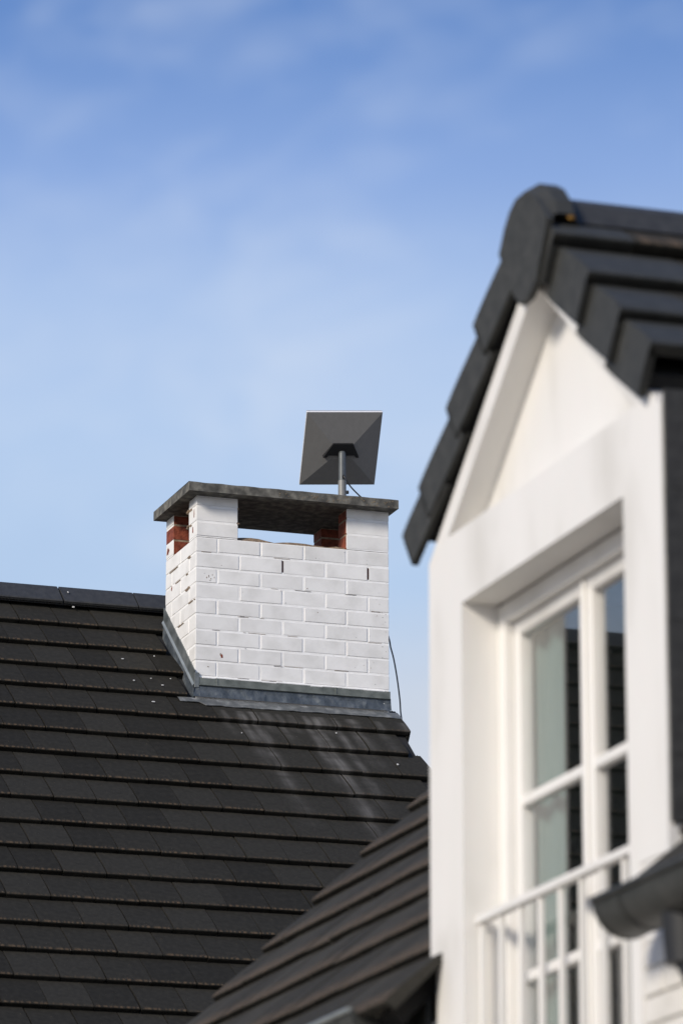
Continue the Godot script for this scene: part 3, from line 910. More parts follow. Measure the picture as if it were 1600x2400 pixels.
# ------------------------------------------------------------------ antenna
func build_antenna() -> void:
	var c := Vector3(9.5353, up(8.4769), -28.0)
	var e1 := Vector3(0.98516, 0.04661, 0.16517).normalized()
	var bn := Vector3(-0.07403, -0.75284, 0.65402).normalized()
	var e2 := bn.cross(e1).normalized()
	if e2.y < 0:
		e2 = -e2
	var xf := Transform3D(Basis(e1, e2, e1.cross(e2)), c)
	var base := Vector3(9.527, up(7.592 + 3.66 * CH + 0.064), -27.95)
	var t := thing("satellite_dish", base, "flat square grey satellite antenna with hipped back, tilted on a mast on the chimney cap", "satellite dish")
	var w := 0.5255
	var h := 0.5944
	# white face with rounded rim; z points to the back
	var m := MB.new()
	m.box(Vector3(0, 0, -0.016), Vector3(w + 0.003, h + 0.003, 0.014), 0.003)
	piece("face_panel", t, m.mesh(M.dish_face), xf)
	m = MB.new()
	m.box(Vector3(0, 0, -0.0265), Vector3(w + 0.001, h + 0.001, 0.007), 0.002)
	piece("face_rim", t, m.mesh(M.dish_back), xf)
	# hipped back shell
	var top_w := 0.15
	var y_hi := 0.07
	var y_lo := -0.05
	var zt := 0.05
	m = MB.new()
	var o := [Vector3(-w / 2, h / 2, -0.003), Vector3(w / 2, h / 2, -0.003), Vector3(w / 2, -h / 2, -0.003), Vector3(-w / 2, -h / 2, -0.003)]
	var lo := [Vector3(-w / 2, h / 2, -0.009), Vector3(w / 2, h / 2, -0.009), Vector3(w / 2, -h / 2, -0.009), Vector3(-w / 2, -h / 2, -0.009)]
	var i := [Vector3(-top_w / 2, y_hi, zt), Vector3(top_w / 2, y_hi, zt), Vector3(top_w / 2, y_lo, zt), Vector3(-top_w / 2, y_lo, zt)]
	for k in 4:
		var k2 := (k + 1) % 4
		m.quad(o[k], o[k2], i[k2], i[k], Vector3.BACK + (o[k] + o[k2]) * 0.2)
		m.quad(o[k], o[k2], lo[k2], lo[k], o[k] + o[k2])
	m.quad(i[0], i[1], i[2], i[3], Vector3.BACK)
	m.quad(lo[0], lo[1], lo[2], lo[3], Vector3.FORWARD)
	piece("back_shell", t, m.mesh(M.dish_back), xf)
	# dark mount that straddles the hip, flaring downwards into two lugs
	m = MB.new()
	var poly := [Vector2(-0.069, 0.08), Vector2(0.069, 0.08), Vector2(0.119, -0.032), Vector2(0.098, -0.032), Vector2(0.086, -0.014), Vector2(0.032, -0.014), Vector2(0.027, -0.024), Vector2(-0.027, -0.024), Vector2(-0.032, -0.014), Vector2(-0.094, -0.014), Vector2(-0.108, -0.032), Vector2(-0.131, -0.032)]
	m.prism(poly, func(p): return Vector3(p.x, p.y, 0.062), func(p): return Vector3(p.x * 1.02, p.y, 0.012), Vector3.BACK)
	piece("mount", t, m.mesh(M.dish_dark), xf)
	# mast in two lengths, the lower one a sleeve
	m = MB.new()
	var joint := up(8.235)
	m.lathe(Vector3(base.x, 0, base.z), [Vector2(0.0, joint - 0.05), Vector2(0.0255, joint - 0.05), Vector2(0.0255, up(8.43)), Vector2(0.02, up(8.443)), Vector2(0.0, up(8.446))], 28)
	piece("mast", t, m.mesh(M.mast))
	m = MB.new()
	m.lathe(Vector3(base.x, 0, base.z), [Vector2(0.0, base.y + 0.002), Vector2(0.06, base.y + 0.002), Vector2(0.06, base.y + 0.012), Vector2(0.0285, base.y + 0.014), Vector2(0.0278, joint - 0.001), Vector2(0.0256, joint), Vector2(0.0, joint)], 28)
	piece("mast_sleeve", t, m.mesh(M.mast_light))
	m = MB.new()
	m.lathe(Vector3.ZERO, [Vector2(0.0, 0.0), Vector2(0.012, 0.0), Vector2(0.013, 0.004), Vector2(0.013, 0.012), Vector2(0.010, 0.017), Vector2(0.0, 0.018)], 14)
	piece("clamp_knob", t, m.mesh(M.dish_dark), Transform3D(Basis(Vector3(0, -1, 0), Vector3(0.946, 0, 0.3225), Vector3(0.3225, 0, -0.946)).orthonormalized(), Vector3(base.x + 0.0265, up(8.153), base.z + 0.010)))
	m = MB.new()
	var hd := Vector3(0.05, 0, 1).normalized()
	m.lathe(Vector3.ZERO, [Vector2(0.0, 0.0), Vector2(0.0095, 0.0), Vector2(0.0095, 0.004), Vector2(0.0, 0.004)], 14)
	piece("cable_grommet", t, m.mesh(M.dish_dark), Transform3D(Basis(Vector3.RIGHT, hd, Vector3.RIGHT.cross(hd)).orthonormalized().scaled_local(Vector3(1, 1, 1.7)), Vector3(base.x + 0.0015, up(8.256), base.z + 0.0242)))
	# --- cable: out of the mast, over the cap and down the side of the chimney to the roof
	var capy := base.y + 0.006
	var keys := [Vector3(base.x + 0.002, up(8.262), base.z + 0.028), Vector3(base.x + 0.014, up(8.236), base.z + 0.040), Vector3(base.x + 0.05, up(8.190), base.z + 0.032), Vector3(base.x + 0.115, up(8.142), base.z + 0.012), Vector3(base.x + 0.19, up(8.100), base.z - 0.02), Vector3(base.x + 0.245, capy + 0.006, base.z - 0.06), Vector3(9.805, capy + 0.004, -28.03), Vector3(9.838, capy - 0.01, -28.03), Vector3(9.842, up(7.90), -28.02), Vector3(9.822, up(7.6), -27.98), Vector3(9.818, up(7.30), -27.93), Vector3(9.832, up(7.112), -27.85), Vector3(9.840, up(7.065), -27.85), Vector3(9.863, up(6.98), -27.85), Vector3(9.887, up(6.848), -27.85), Vector3(9.906, up(6.701), -27.85), Vector3(9.911, up(6.62), -27.85), Vector3(9.90, up(6.56), -27.80)]
	var cv := Curve3D.new()
	for k in keys.size():
		var p: Vector3 = keys[k]
		var tg := (keys[mini(k + 1, keys.size() - 1)] - keys[maxi(k - 1, 0)] as Vector3) * 0.17
		cv.add_point(p, -tg, tg)
	cv.bake_interval = 0.02
	m = MB.new()
	m.tube(Array(cv.get_baked_points()), 0.0052, 8)
	var cb := MeshInstance3D.new()
	cb.name = "antenna_cable"
	cb.mesh = m.mesh(M.cable)
	add_child(cb, true)
	cb.set_meta("label", "thin black cable from the antenna mast over the cap and down beside the chimney")
	cb.set_meta("category", "cable")

# ------------------------------------------------------------------ white house with the dormer
const FX := 4.983      # plane of the dormer's front
const DZ := -12.705    # middle of the dormer

func build_white_house() -> void:
	var house := thing("white_house", Vector3(5.2, 0, -12.0), "white house with dark tiled roof and a gabled dormer holding a tall barred window", "house")
	var a := deg_to_rad(44.7)
	var xf := Transform3D(Basis(Vector3(0, 0, 1), Vector3(-sin(a), cos(a), 0), Vector3(-cos(a), -sin(a), 0)), Vector3(4.8486, up(2.3345), 0))
	var gz := 0.305
	var b := 0.027
	var zl := -17.62
	var roof := part("roof", house, xf)
	var deck := MB.new()
	# deck on either side of the dormer and above it
	deck.box(Vector3((zl + 0.05 - 13.72) / 2, -0.085, -2.35), Vector3(-13.72 - zl - 0.05, 0.06, 4.8), 0.0)
	deck.box(Vector3((-11.69 - 5.0) / 2, -0.085, -2.35), Vector3(6.69, 0.06, 4.8), 0.0)
	deck.box(Vector3(DZ, -0.085, -4.1), Vector3(2.1, 0.06, 1.3), 0.0)
	piece("roof_deck", roof, deck.mesh(M.underlay), xf)
	var rest := MB.new()
	for k in range(0, 16):
		var s1 := 0.098 - k * gz
		var off := 0.0 if k % 2 == 0 else 0.5
		var c := 0
		while true:
			var x0 := zl + (c - off) * 0.27605
			c += 1
			var x1 := x0 + 0.27605
			if x0 > -5.2:
				break
			if x1 - zl < 0.1:
				continue
			x0 = maxf(x0, zl)
			# the dormer stands between -13.72 and -11.69
			var top_s := -3.2
			if s1 > top_s:
				if x0 >= -13.74 and x1 <= -11.66:
					continue
				if x0 < -13.74 and x1 > -13.6:
					x1 = -13.60 if k == 0 else -13.725
				elif x0 < -13.725 and x1 > -13.725:
					x1 = -13.725
				elif x0 > -13.8 and x0 < -13.6:
					continue
				elif x0 < -11.66 and x1 > -11.66:
					x0 = -11.66
				if x1 - x0 < 0.05:
					continue
			var first: bool = x0 <= zl + 0.001
			if k <= 9 and x1 < -10.6:
				var m := MB.new()
				tile_mesh(m, 0.002, x1 - x0 - 0.002, -gz, 0.0, b, true, 0.11 if first else 0.0, -1 if first else 0, rng.randf())
				piece("verge_tile" if first else "roof_tile", roof, m.mesh(M.tile_wing[rng.randi_range(0, 1)]), jitter(xf * Transform3D(Basis(), Vector3(x0, 0, s1)), 0.006, 0.003))
			else:
				tile_mesh(rest, x0 + 0.002, x1 - 0.002, s1 - gz, s1, b, false, 0.0, 0, rng.randf())
	var far := piece("outlying_tiles", roof, rest.mesh(M.tile_wing[0]), xf)
	far.set_meta("kind", "stuff")
	var bk := MB.new()
	bk.box(Vector3(11.4 - 1.6, up(3.95), -11.3), Vector3(0.1, 0.1, 12.6), 0.0)
	bk.quad(Vector3(8.10, up(5.53), -17.6), Vector3(8.10, up(5.53), -5.0), Vector3(11.4, up(2.3), -5.0), Vector3(11.4, up(2.3), -17.6), Vector3(1, 1, 0))
	piece("rear_slope", roof, bk.mesh(M.ridge))

	# --- walls: the facade left and right of the tall window, the gables and the rear
	var wl := MB.new()
	var ey := up(2.22)
	wl.box(Vector3(FX + 0.14, ey / 2, -15.43), Vector3(0.26, ey, 3.46), 0.0)
	wl.box(Vector3(FX + 0.14, ey / 2, -8.46), Vector3(0.26, ey, 6.9), 0.0)
	wl.box(Vector3(FX + 0.14, up(1.38) / 2, -12.8), Vector3(0.24, up(1.38), 1.9), 0.0)
	wl.box(Vector3(8.2, ey / 2, -17.3), Vector3(6.1, ey, 0.25), 0.0)
	wl.box(Vector3(8.2, ey / 2, -5.2), Vector3(6.1, ey, 0.25), 0.0)
	wl.box(Vector3(11.2, ey / 2, -11.3), Vector3(0.25, ey, 12.2), 0.0)
	for z in [-17.3, -5.2]:
		wl.prism([Vector2(5.1, ey), Vector2(11.2, ey), Vector2(8.1, up(5.3))], func(p): return Vector3(p.x, p.y, z + 0.12), func(p): return Vector3(p.x, p.y, z - 0.12), Vector3.BACK)
	var wall := piece("wall", house, wl.mesh(M.wall_paint))
	# painted bricks of the facade beside the window
	var bh := 0.0835
	for r in 11:
		var y1 := up(2.195) - r * bh
		var z := -11.905
		var n := 0
		while z < -10.4:
			var ln := 0.30 if (n > 0 or r % 2 == 0) else 0.15
			var m := brick_mesh(Vector3(0.06, bh - 0.010, ln - 0.010), 63, M.wall_paint)
			piece("brick", wall, m, Transform3D(Basis(), Vector3(FX + 0.028 + rng.randf_range(-0.001, 0.001), y1 - bh / 2, z + ln / 2)))
			z += ln
			n += 1

	# --- dormer front: frame of posts, beam and bargeboards, all in one plane, over a set-back gable panel
	var dormer := part("dormer_front", house, Transform3D(Basis(), Vector3(FX, up(1.4), DZ)))
	var zL := -13.713
	var zR := -11.700
	var oL := -13.399
	var oR := -12.000
	var yl := up(3.567)
	var yb := up(3.822)
	var lower := up(2.43)
	var th := 0.13
	plate(dormer, "post", [Vector2(zL, lower), Vector2(oL, lower), Vector2(oL, yl), Vector2(zL, yl)], FX, th, M.white_wood)
	plate(dormer, "post", [Vector2(oR, lower), Vector2(zR, lower), Vector2(zR, yl), Vector2(oR, yl)], FX, th, M.white_wood)
	plate(dormer, "post_foot", [Vector2(-13.655, up(1.38)), Vector2(oL, up(1.38)), Vector2(oL, lower), Vector2(-13.655, lower)], FX, th, M.white_wood)
	plate(dormer, "post_foot", [Vector2(oR, up(1.38)), Vector2(-11.915, up(1.38)), Vector2(-11.915, lower), Vector2(oR, lower)], FX, th, M.white_wood)
	plate(dormer, "trim", [Vector2(-11.913, up(2.197)), Vector2(-11.70, up(2.197)), Vector2(-11.70, lower - 0.002), Vector2(-11.913, lower - 0.002)], FX + 0.004, 0.05, M.white_wood)
	var sl := 0.775   # slope of the gable
	var oy := up(4.553)
	var iy := up(4.458)
	# beam with its ends cut to the slope
	plate(dormer, "beam", [Vector2(zL, yl + 0.0), Vector2(zR, yl + 0.0), Vector2(zR, oy - sl * (zR - DZ)), Vector2(DZ + (oy - yb) / sl, yb), Vector2(DZ - (oy - yb) / sl, yb), Vector2(zL, oy - sl * (DZ - zL))], FX, th, M.white_wood)
	plate(dormer, "bargeboard", [Vector2(DZ - (oy - yb) / sl, yb), Vector2(DZ - (iy - yb) / sl, yb), Vector2(DZ, iy), Vector2(DZ, oy)], FX, th, M.white_wood)
	plate(dormer, "bargeboard", [Vector2(DZ + (oy - yb) / sl, yb), Vector2(DZ, oy), Vector2(DZ, iy), Vector2(DZ + (iy - yb) / sl, yb)], FX, th, M.white_wood)
	plate(dormer, "gable_panel", [Vector2(zL + 0.1, yb - 0.04), Vector2(zR - 0.1, yb - 0.04), Vector2(DZ, up(4.50))], FX + 0.10, 0.03, M.white_wood)
	# cheeks: tile-hung sides of the dormer
	for z in [zL + 0.02, zR - 0.02]:
		var m := MB.new()
		m.prism([Vector2(FX + th, up(2.45)), Vector2(FX + th, up(3.74)), Vector2(6.6, up(3.74)), Vector2(6.28, up(3.72))], func(p): return Vector3(p.x, p.y, z + 0.02), func(p): return Vector3(p.x, p.y, z - 0.02), Vector3.BACK)
		piece("cheek", dormer, m.mesh(M.ridge))
	var ck := MB.new()
	for r in 7:
		for c in 4:
			var ca := maxf(FX + 0.002, FX + 0.002 + c * 0.30 - (0.15 if r % 2 else 0.0))
			var cb := FX + 0.002 + (c + 1) * 0.30 - (0.15 if r % 2 else 0.0)
			ck.box(Vector3((ca + cb) / 2, up(2.62 + r * 0.2 if r < 6 else 3.768), zR + 0.012 + 0.002 * (r % 2)), Vector3(cb - ca - 0.004, 0.215 if r < 6 else 0.10, 0.012), 0.002)
	piece("cheek_cladding", dormer, ck.mesh(M.ridge))
	# --- reveals of the opening, set between the posts and the window
	var rv := MB.new()
	var wd := 0.135
	rv.box(Vector3(FX + 0.1185, (up(1.4) + yl) / 2, oL - 0.035), Vector3(wd, yl - up(1.4), 0.06), 0.0)
	rv.box(Vector3(FX + 0.1185, (up(1.4) + yl) / 2, oR + 0.035), Vector3(wd, yl - up(1.4), 0.06), 0.0)
	rv.box(Vector3(FX + 0.1185, yl + 0.035, DZ), Vector3(wd, 0.06, 1.36), 0.0)
	piece("reveal", dormer, rv.mesh(M.white_wood))

	build_window(house, oL, oR, yl)
	build_railing(house, oL, oR)
	build_dormer_roof(house)
	build_gutters(house)

func plate(parent: Node3D, called: String, poly: Array, x: float, t: float, mat: Material) -> void:
	var m := MB.new()
	m.prism(poly, func(p): return Vector3(x, p.y, p.x), func(p): return Vector3(x + t, p.y, p.x), Vector3.LEFT)
	piece(called, parent, m.mesh(mat))

func build_window(house: Node3D, oL: float, oR: float, yl: float) -> void:
	var win := part("window", house, Transform3D(Basis(), Vector3(FX + 0.15, up(1.42), DZ)))
	var y0 := up(1.42)
	var xf := FX + 0.125
	var fw := 0.062
	var m := MB.new()
	var yt := yl - 0.006
	m.box(Vector3(xf + 0.03, (y0 + yt) / 2, oL + fw / 2), Vector3(0.06, yt - y0, fw), 0.004)
	m.box(Vector3(xf + 0.03, (y0 + yt) / 2, oR - fw / 2), Vector3(0.06, yt - y0, fw), 0.004)
	m.box(Vector3(xf + 0.031, yt - fw / 2, DZ), Vector3(0.058, fw, oR - oL - 2 * fw + 0.01), 0.004)
	m.box(Vector3(xf + 0.031, y0 + fw / 2, DZ), Vector3(0.058, fw, oR - oL - 2 * fw + 0.01), 0.004)
	piece("frame", win, m.mesh(M.white_wood))
	# two leaves, each with stiles, rails, glazing bars and panes
	var xs := xf + 0.032
	var sw := 0.048
	for side in [0, 1]:
		var z0 := oL + fw + 0.003 if side == 0 else DZ + 0.002
		var z1 := DZ - 0.002 if side == 0 else oR - fw - 0.003
		var b0 := y0 + fw + 0.003
		var b1 := yt - fw - 0.003
		var s := MB.new()
		s.box(Vector3(xs + 0.025, (b0 + b1) / 2, z0 + sw / 2), Vector3(0.05, b1 - b0, sw), 0.005)
		s.box(Vector3(xs + 0.025, (b0 + b1) / 2, z1 - sw / 2), Vector3(0.05, b1 - b0, sw), 0.005)
		s.box(Vector3(xs + 0.026, b1 - sw / 2, (z0 + z1) / 2), Vector3(0.048, sw, z1 - z0 - 2 * sw + 0.01), 0.005)
		s.box(Vector3(xs + 0.026, b0 + sw / 2, (z0 + z1) / 2), Vector3(0.048, sw, z1 - z0 - 2 * sw + 0.01), 0.005)
		piece("sash", win, s.mesh(M.white_wood))
		if side == 0:
			var cover := MB.new()
			cover.box(Vector3(xs - 0.006, (b0 + b1) / 2, DZ), Vector3(0.012, b1 - b0 - 0.02, 0.030), 0.004)
			piece("meeting_strip", win, cover.mesh(M.white_wood))
		var levels := [b1 - sw, up(2.889), up(2.311), b0 + sw]
		for k in [1, 2]:
			var bar := MB.new()
			bar.box(Vector3(xs + 0.022, levels[k], (z0 + z1) / 2), Vector3(0.036, 0.036, z1 - z0 - 2 * sw + 0.008), 0.005)
			piece("glazing_bar", win, bar.mesh(M.white_wood))
		for k in 3:
			var top: float = levels[k] - (0.016 if k > 0 else -0.004)
			var bot: float = levels[k + 1] + (0.016 if k < 2 else -0.004)
			var g := MB.new()
			g.box(Vector3(xs + 0.026, (top + bot) / 2, (z0 + z1) / 2), Vector3(0.004, top - bot, z1 - z0 - 2 * sw + 0.012), 0.0)
			piece("pane", win, g.mesh(M.glass))
	# what can be made out behind the glass: a dim room
	var rm := MB.new()
	rm.box(Vector3(6.6, up(1.40), DZ), Vector3(2.4, 0.04, 3.6), 0.0)
	rm.box(Vector3(7.8, up(2.5), DZ), Vector3(0.05, 2.3, 3.6), 0.0)
	rm.box(Vector3(6.6, up(2.5), DZ - 1.8), Vector3(2.4, 2.3, 0.05), 0.0)
	rm.box(Vector3(6.6, up(2.5), DZ + 1.8), Vector3(2.4, 2.3, 0.05), 0.0)
	rm.box(Vector3(6.4, up(3.70), DZ), Vector3(2.5, 0.04, 1.95), 0.0)
	piece("room_lining", win, rm.mesh(M.interior))
	var cu := MB.new()
	var nc := 40
	for k in nc:
		var za := lerpf(-13.385, -13.10, k / float(nc))
		var zc := lerpf(-13.385, -13.10, (k + 1) / float(nc))
		var fold := func(z: float) -> float: return FX + 0.240 + 0.012 * sin(z * 88.0) + 0.008 * sin(z * 37.0 + 1.0)
		cu.quad(Vector3(fold.call(za), up(1.45), za), Vector3(fold.call(zc), up(1.45), zc), Vector3(fold.call(zc), up(3.55), zc), Vector3(fold.call(za), up(3.55), za), Vector3.LEFT)
	piece("curtain", win, cu.mesh(M.curtain))

func build_railing(house: Node3D, oL: float, oR: float) -> void:
	var rail := part("balcony_railing", house, Transform3D(Basis(), Vector3(FX + 0.045, up(1.6), DZ)))
	var x := FX + 0.052
	var m := MB.new()
	m.box(Vector3(x, up(2.508), (oL + oR) / 2), Vector3(0.034, 0.028, oR - oL - 0.012), 0.004)
	piece("handrail", rail, m.mesh(M.white_wood))
	m = MB.new()
	m.box(Vector3(x, up(1.56), (oL + oR) / 2), Vector3(0.034, 0.028, oR - oL - 0.012), 0.004)
	piece("bottom_rail", rail, m.mesh(M.white_wood))
	var z := -13.362
	while z < oR - 0.03:
		m = MB.new()
		m.box(Vector3(x, up(2.032), z), Vector3(0.021, 0.916, 0.015), 0.003)
		piece("baluster", rail, m.mesh(M.white_wood))
		z += 0.172

func build_dormer_roof(house: Node3D) -> void:
	var a := deg_to_rad(37.6)
	var apex := Vector3(0, up(4.775), DZ - 0.03)
	var g := 0.322
	var front := 4.944
	for side in [-1, 1]:
		var b := 0.044 if side > 0 else 0.034
		var fl := 0.178 if side > 0 else 0.160
		var es := Vector3(0, -sin(a), cos(a) * side)
		var en := Vector3(0, cos(a), sin(a) * side)
		var ex := en.cross(es)
		var xf := Transform3D(Basis(ex, en, es), apex + en * (0.014 if side < 0 else 0.0))
		var roof := part("dormer_roof", house, xf)
		var noses := [0.20, 0.545, 0.885, 1.225, 1.43] if side < 0 else [0.38, 0.73, 1.055, 1.345]
		var d := MB.new()
		# deck from the front back to the main slope
		var xa := front + 0.03
		var xb := 7.2
		d.box(Vector3((xa + xb) / 2 * ex.x, -0.135, 0.66), Vector3(xb - xa, 0.05, 1.32), 0.0)
		piece("roof_deck", roof, d.mesh(M.underlay), xf)
		for k in noses.size():
			var s1: float = noses[k]
			var x := front
			var c := 0
			while x < 6.9:
				var w := 0.27605 if not (c == 0 and k % 2 == 1) else 0.27605 * 1.5
				var m := MB.new()
				var l0: float = x * ex.x
				var l1: float = (x + w) * ex.x
				var o := minf(l0, l1)
				tile_mesh(m, 0.002, w - 0.002, -minf(g, (s1 - 0.03) / 1.16), 0.0, b, true, fl if c == 0 else 0.0, (-1 if ex.x > 0 else 1) if c == 0 else 0, rng.randf(), null, 0.026 if side > 0 else 0.010)
				var mat: Material = M.flange if c == 0 else M.tile_wing[rng.randi_range(0, 1)]
				piece("verge_tile" if c == 0 else "roof_tile", roof, m.mesh(mat), jitter(xf * Transform3D(Basis(), Vector3(o, 0, s1)), 0.003, 0.002))
				x += w
				c += 1
	# ridge: capping tiles and the end piece with its hanging plate
	var rr := part("dormer_ridge", house, Transform3D(Basis(), Vector3(FX, up(4.75), DZ)))
	var xs := 5.06
	while xs < 6.9:
		var m := MB.new()
		var e := xs + 0.42
		var poly := [Vector2(-0.16, -0.125), Vector2(-0.09, -0.035), Vector2(-0.03, 0.0), Vector2(0.03, 0.0), Vector2(0.09, -0.035), Vector2(0.16, -0.125), Vector2(0.14, -0.135), Vector2(0.07, -0.055), Vector2(0.0, -0.03), Vector2(-0.07, -0.055), Vector2(-0.14, -0.135)]
		m.prism(poly, func(p): return Vector3(xs + 0.002, up(4.748) + p.y, DZ + p.x), func(p): return Vector3(e - 0.002, up(4.748) + p.y, DZ + p.x), Vector3.LEFT)
		piece("ridge_tile", rr, m.mesh(M.ridge))
		xs = e
	var em := MB.new()
	var shield := [Vector2(-0.195, 0.612), Vector2(-0.142, 0.687), Vector2(-0.095, 0.728), Vector2(-0.04, 0.752), Vector2(0.04, 0.752), Vector2(0.10, 0.728), Vector2(0.15, 0.690), Vector2(0.235, 0.600), Vector2(0.215, 0.555), Vector2(0.135, 0.425), Vector2(0.06, 0.386), Vector2(-0.010, 0.386), Vector2(-0.07, 0.44), Vector2(-0.15, 0.554)]
	var top := [Vector2(-0.045, 0.785), Vector2(0.045, 0.785), Vector2(0.11, 0.750), Vector2(0.17, 0.690), Vector2(0.20, 0.635), Vector2(-0.19, 0.635), Vector2(-0.165, 0.690), Vector2(-0.11, 0.750)]
	em.prism(shield, func(p): return Vector3(4.934, up(4.0) + p.y, DZ + p.x), func(p): return Vector3(4.958, up(4.0) + p.y, DZ + p.x), Vector3.LEFT)
	em.prism(top, func(p): return Vector3(4.936, up(3.968) + p.y, DZ + p.x), func(p): return Vector3(4.985, up(4.0) + p.y, DZ + p.x), Vector3.LEFT)
	em.prism(top, func(p): return Vector3(4.985, up(4.0) + p.y, DZ + p.x), func(p): return Vector3(5.045, up(4.0) + p.y, DZ + p.x), Vector3.LEFT)
	em.prism(top, func(p): return Vector3(5.045, up(4.0) + p.y, DZ + p.x), func(p): return Vector3(5.068, up(3.958) + p.y, DZ + p.x * 0.9), Vector3.LEFT)
	piece("ridge_end", rr, em.mesh(M.flange))
	for q in [[5.035, 4.62, 0.185, 0.017]]:
		var lm := MB.new()
		lm.lathe(Vector3.ZERO, [Vector2(q[3], 0.0), Vector2(q[3] * 0.8, q[3] * 0.35), Vector2(0.0, q[3] * 0.5)], 9)
		piece("lichen", rr, lm.mesh(M.lichen), Transform3D(Basis.from_euler(Vector3(0.9, 0, 0)), Vector3(q[0], up(q[1]) + 0.012, DZ + q[2])))

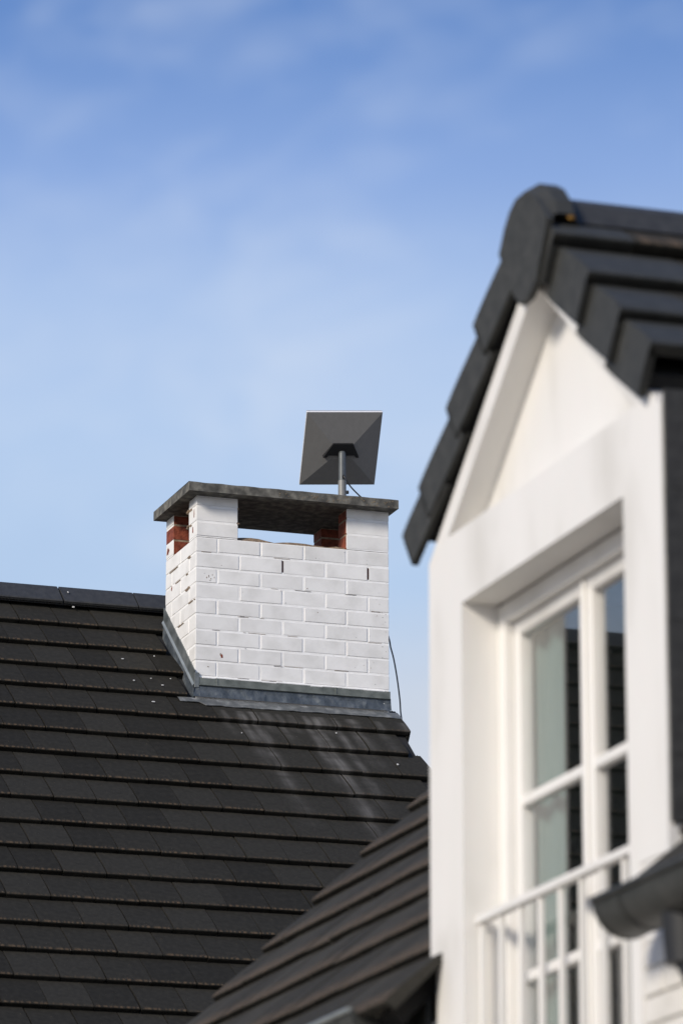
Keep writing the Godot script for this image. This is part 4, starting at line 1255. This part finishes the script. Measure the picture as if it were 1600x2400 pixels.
func build_gutters(house: Node3D) -> void:
	var r := 0.104
	var gx := 4.868
	var gy := up(2.276)
	for span in [[-17.6, -13.89], [-11.745, -5.2]]:
		var gut := part("gutter", house, Transform3D(Basis(), Vector3(gx, gy, span[0])))
		var m := MB.new()
		var n := 18
		for k in n:
			var t0 := PI + PI * k / n
			var t1 := PI + PI * (k + 1) / n
			var a := Vector3(cos(t0), sin(t0), 0)
			var b := Vector3(cos(t1), sin(t1), 0)
			var o := Vector3(gx, gy, 0)
			for q in [[r, 1.0], [r - 0.004, -1.0]]:
				m.squad(o + a * q[0] + Vector3(0, 0, span[0]), o + b * q[0] + Vector3(0, 0, span[0]), o + b * q[0] + Vector3(0, 0, span[1]), o + a * q[0] + Vector3(0, 0, span[1]), a * q[1], b * q[1], b * q[1], a * q[1])
		piece("trough", gut, m.mesh(M.gutter))
		var bead := MB.new()
		bead.tube([Vector3(gx - r - 0.004, gy + 0.003, span[0]), Vector3(gx - r - 0.004, gy + 0.003, span[1])], 0.010, 12)
		piece("bead", gut, bead.mesh(M.zinc_bright if span[1] < -12.0 else M.gutter))
		# strap brackets that carry the trough
		var zb: float = span[1] - 0.16 if span[1] < -12.0 else span[0] + 0.17
		for q in 4:
			var br := MB.new()
			for k in n:
				var t0 := PI + PI * k / n
				var t1 := PI + PI * (k + 1) / n
				var a := Vector3(cos(t0), sin(t0), 0)
				var b := Vector3(cos(t1), sin(t1), 0)
				var o := Vector3(gx, gy, zb)
				var w := Vector3(0, 0, 0.014)
				br.squad(o + a * (r + 0.004) - w, o + b * (r + 0.004) - w, o + b * (r + 0.004) + w, o + a * (r + 0.004) + w, a, b, b, a)
			piece("bracket", gut, br.mesh(M.gutter))
			zb += -0.62 if span[1] < -12.0 else 0.62
		for z in span:
			var cap := MB.new()
			var poly := []
			for k in n + 1:
				var t := PI + PI * k / n
				poly.append(Vector2(cos(t), sin(t)) * (r + 0.002))
			var zz: float = z
			cap.prism(poly, func(p): return Vector3(gx + p.x, gy + p.y, zz + 0.004), func(p): return Vector3(gx + p.x, gy + p.y, zz - 0.004), Vector3.BACK)
			piece("end_cap", gut, cap.mesh(M.gutter))
	# outlet and downpipes, fascia boards behind the troughs
	for q in [[-11.36, 0.062], [-13.80, 0.045]]:
		var dp := part("downpipe", house, Transform3D(Basis(), Vector3(gx, gy - 0.2, q[0])))
		var m := MB.new()
		m.lathe(Vector3(gx + 0.02, 0, q[0]), [Vector2(0.0, gy - 0.235), Vector2(q[1], gy - 0.235), Vector2(q[1] + 0.006, gy - 0.15), Vector2(q[1] + 0.01, gy - 0.085), Vector2(0.0, gy - 0.085)], 20)
		piece("outlet", dp, m.mesh(M.black))
		var t := MB.new()
		t.tube([Vector3(gx + 0.02, gy - 0.225, q[0]), Vector3(gx + 0.03, gy - 0.30, q[0] + 0.06), Vector3(FX - 0.05, gy - 0.45, q[0] + 0.16), Vector3(FX - 0.05, gy - 0.6, q[0] + 0.18), Vector3(FX - 0.05, 0.1, q[0] + 0.18)], 0.038, 12)
		piece("pipe", dp, t.mesh(M.black))
	for span in [[-17.5, -13.73], [-11.69, -5.2]]:
		var m := MB.new()
		m.box(Vector3(4.985, up(2.27), (span[0] + span[1]) / 2), Vector3(0.025, 0.15, span[1] - span[0]), 0.003)
		piece("fascia", house, m.mesh(M.gutter))

# ------------------------------------------------------------------
func _ready() -> void:
	rng.seed = 4242
	# camera: a long lens from the street, focused on the chimney
	var cam := Camera3D.new()
	cam.name = "camera"
	var attr := CameraAttributesPhysical.new()
	attr.frustum_focal_length = 104.577
	attr.frustum_focus_distance = 30.2
	attr.frustum_near = 0.1
	attr.frustum_far = 2000.0
	attr.exposure_aperture = 2.5
	cam.attributes = attr
	add_child(cam)
	var fwd := Vector3(0.311226, 0.261892, -0.913538)
	var rgt := Vector3(0.946554, 0.000247, 0.322545)
	cam.transform = Transform3D(Basis(rgt, rgt.cross(fwd), -fwd).orthonormalized(), Vector3(0, EYE, 0))
	cam.current = true

	# sky and sun: a thinly veiled sun from behind the camera's shoulder
	var env := Environment.new()
	env.background_mode = Environment.BG_SKY
	var sky := Sky.new()
	var ps := PanoramaSkyMaterial.new()
	ps.panorama = sky_texture()
	sky.sky_material = ps
	env.sky = sky
	env.tonemap_mode = Environment.TONE_MAPPER_LINEAR
	env.tonemap_exposure = 1.0
	env.sdfgi_enabled = true
	env.ssao_enabled = true
	env.ssil_enabled = true
	var we := WorldEnvironment.new()
	we.name = "world_environment"
	we.environment = env
	add_child(we)
	var sun := DirectionalLight3D.new()
	sun.name = "sun"
	sun.light_color = Color(1.0, 0.96, 0.90)
	sun.light_energy = 1.19
	sun.light_angular_distance = 14.0
	sun.shadow_enabled = true
	add_child(sun)
	sun.look_at_from_position(Vector3.ZERO, Vector3(0.77, -0.46, -0.46), Vector3.UP)

	make_materials()

	var gm := MB.new()
	gm.quad(Vector3(-400, 0, -400), Vector3(400, 0, -400), Vector3(400, 0, 400), Vector3(-400, 0, 400), Vector3.UP)
	var ground := piece("ground", self, gm.mesh(M.ground))
	ground.set_meta("kind", "structure")

	build_main_house()
	build_antenna()
	build_white_house()
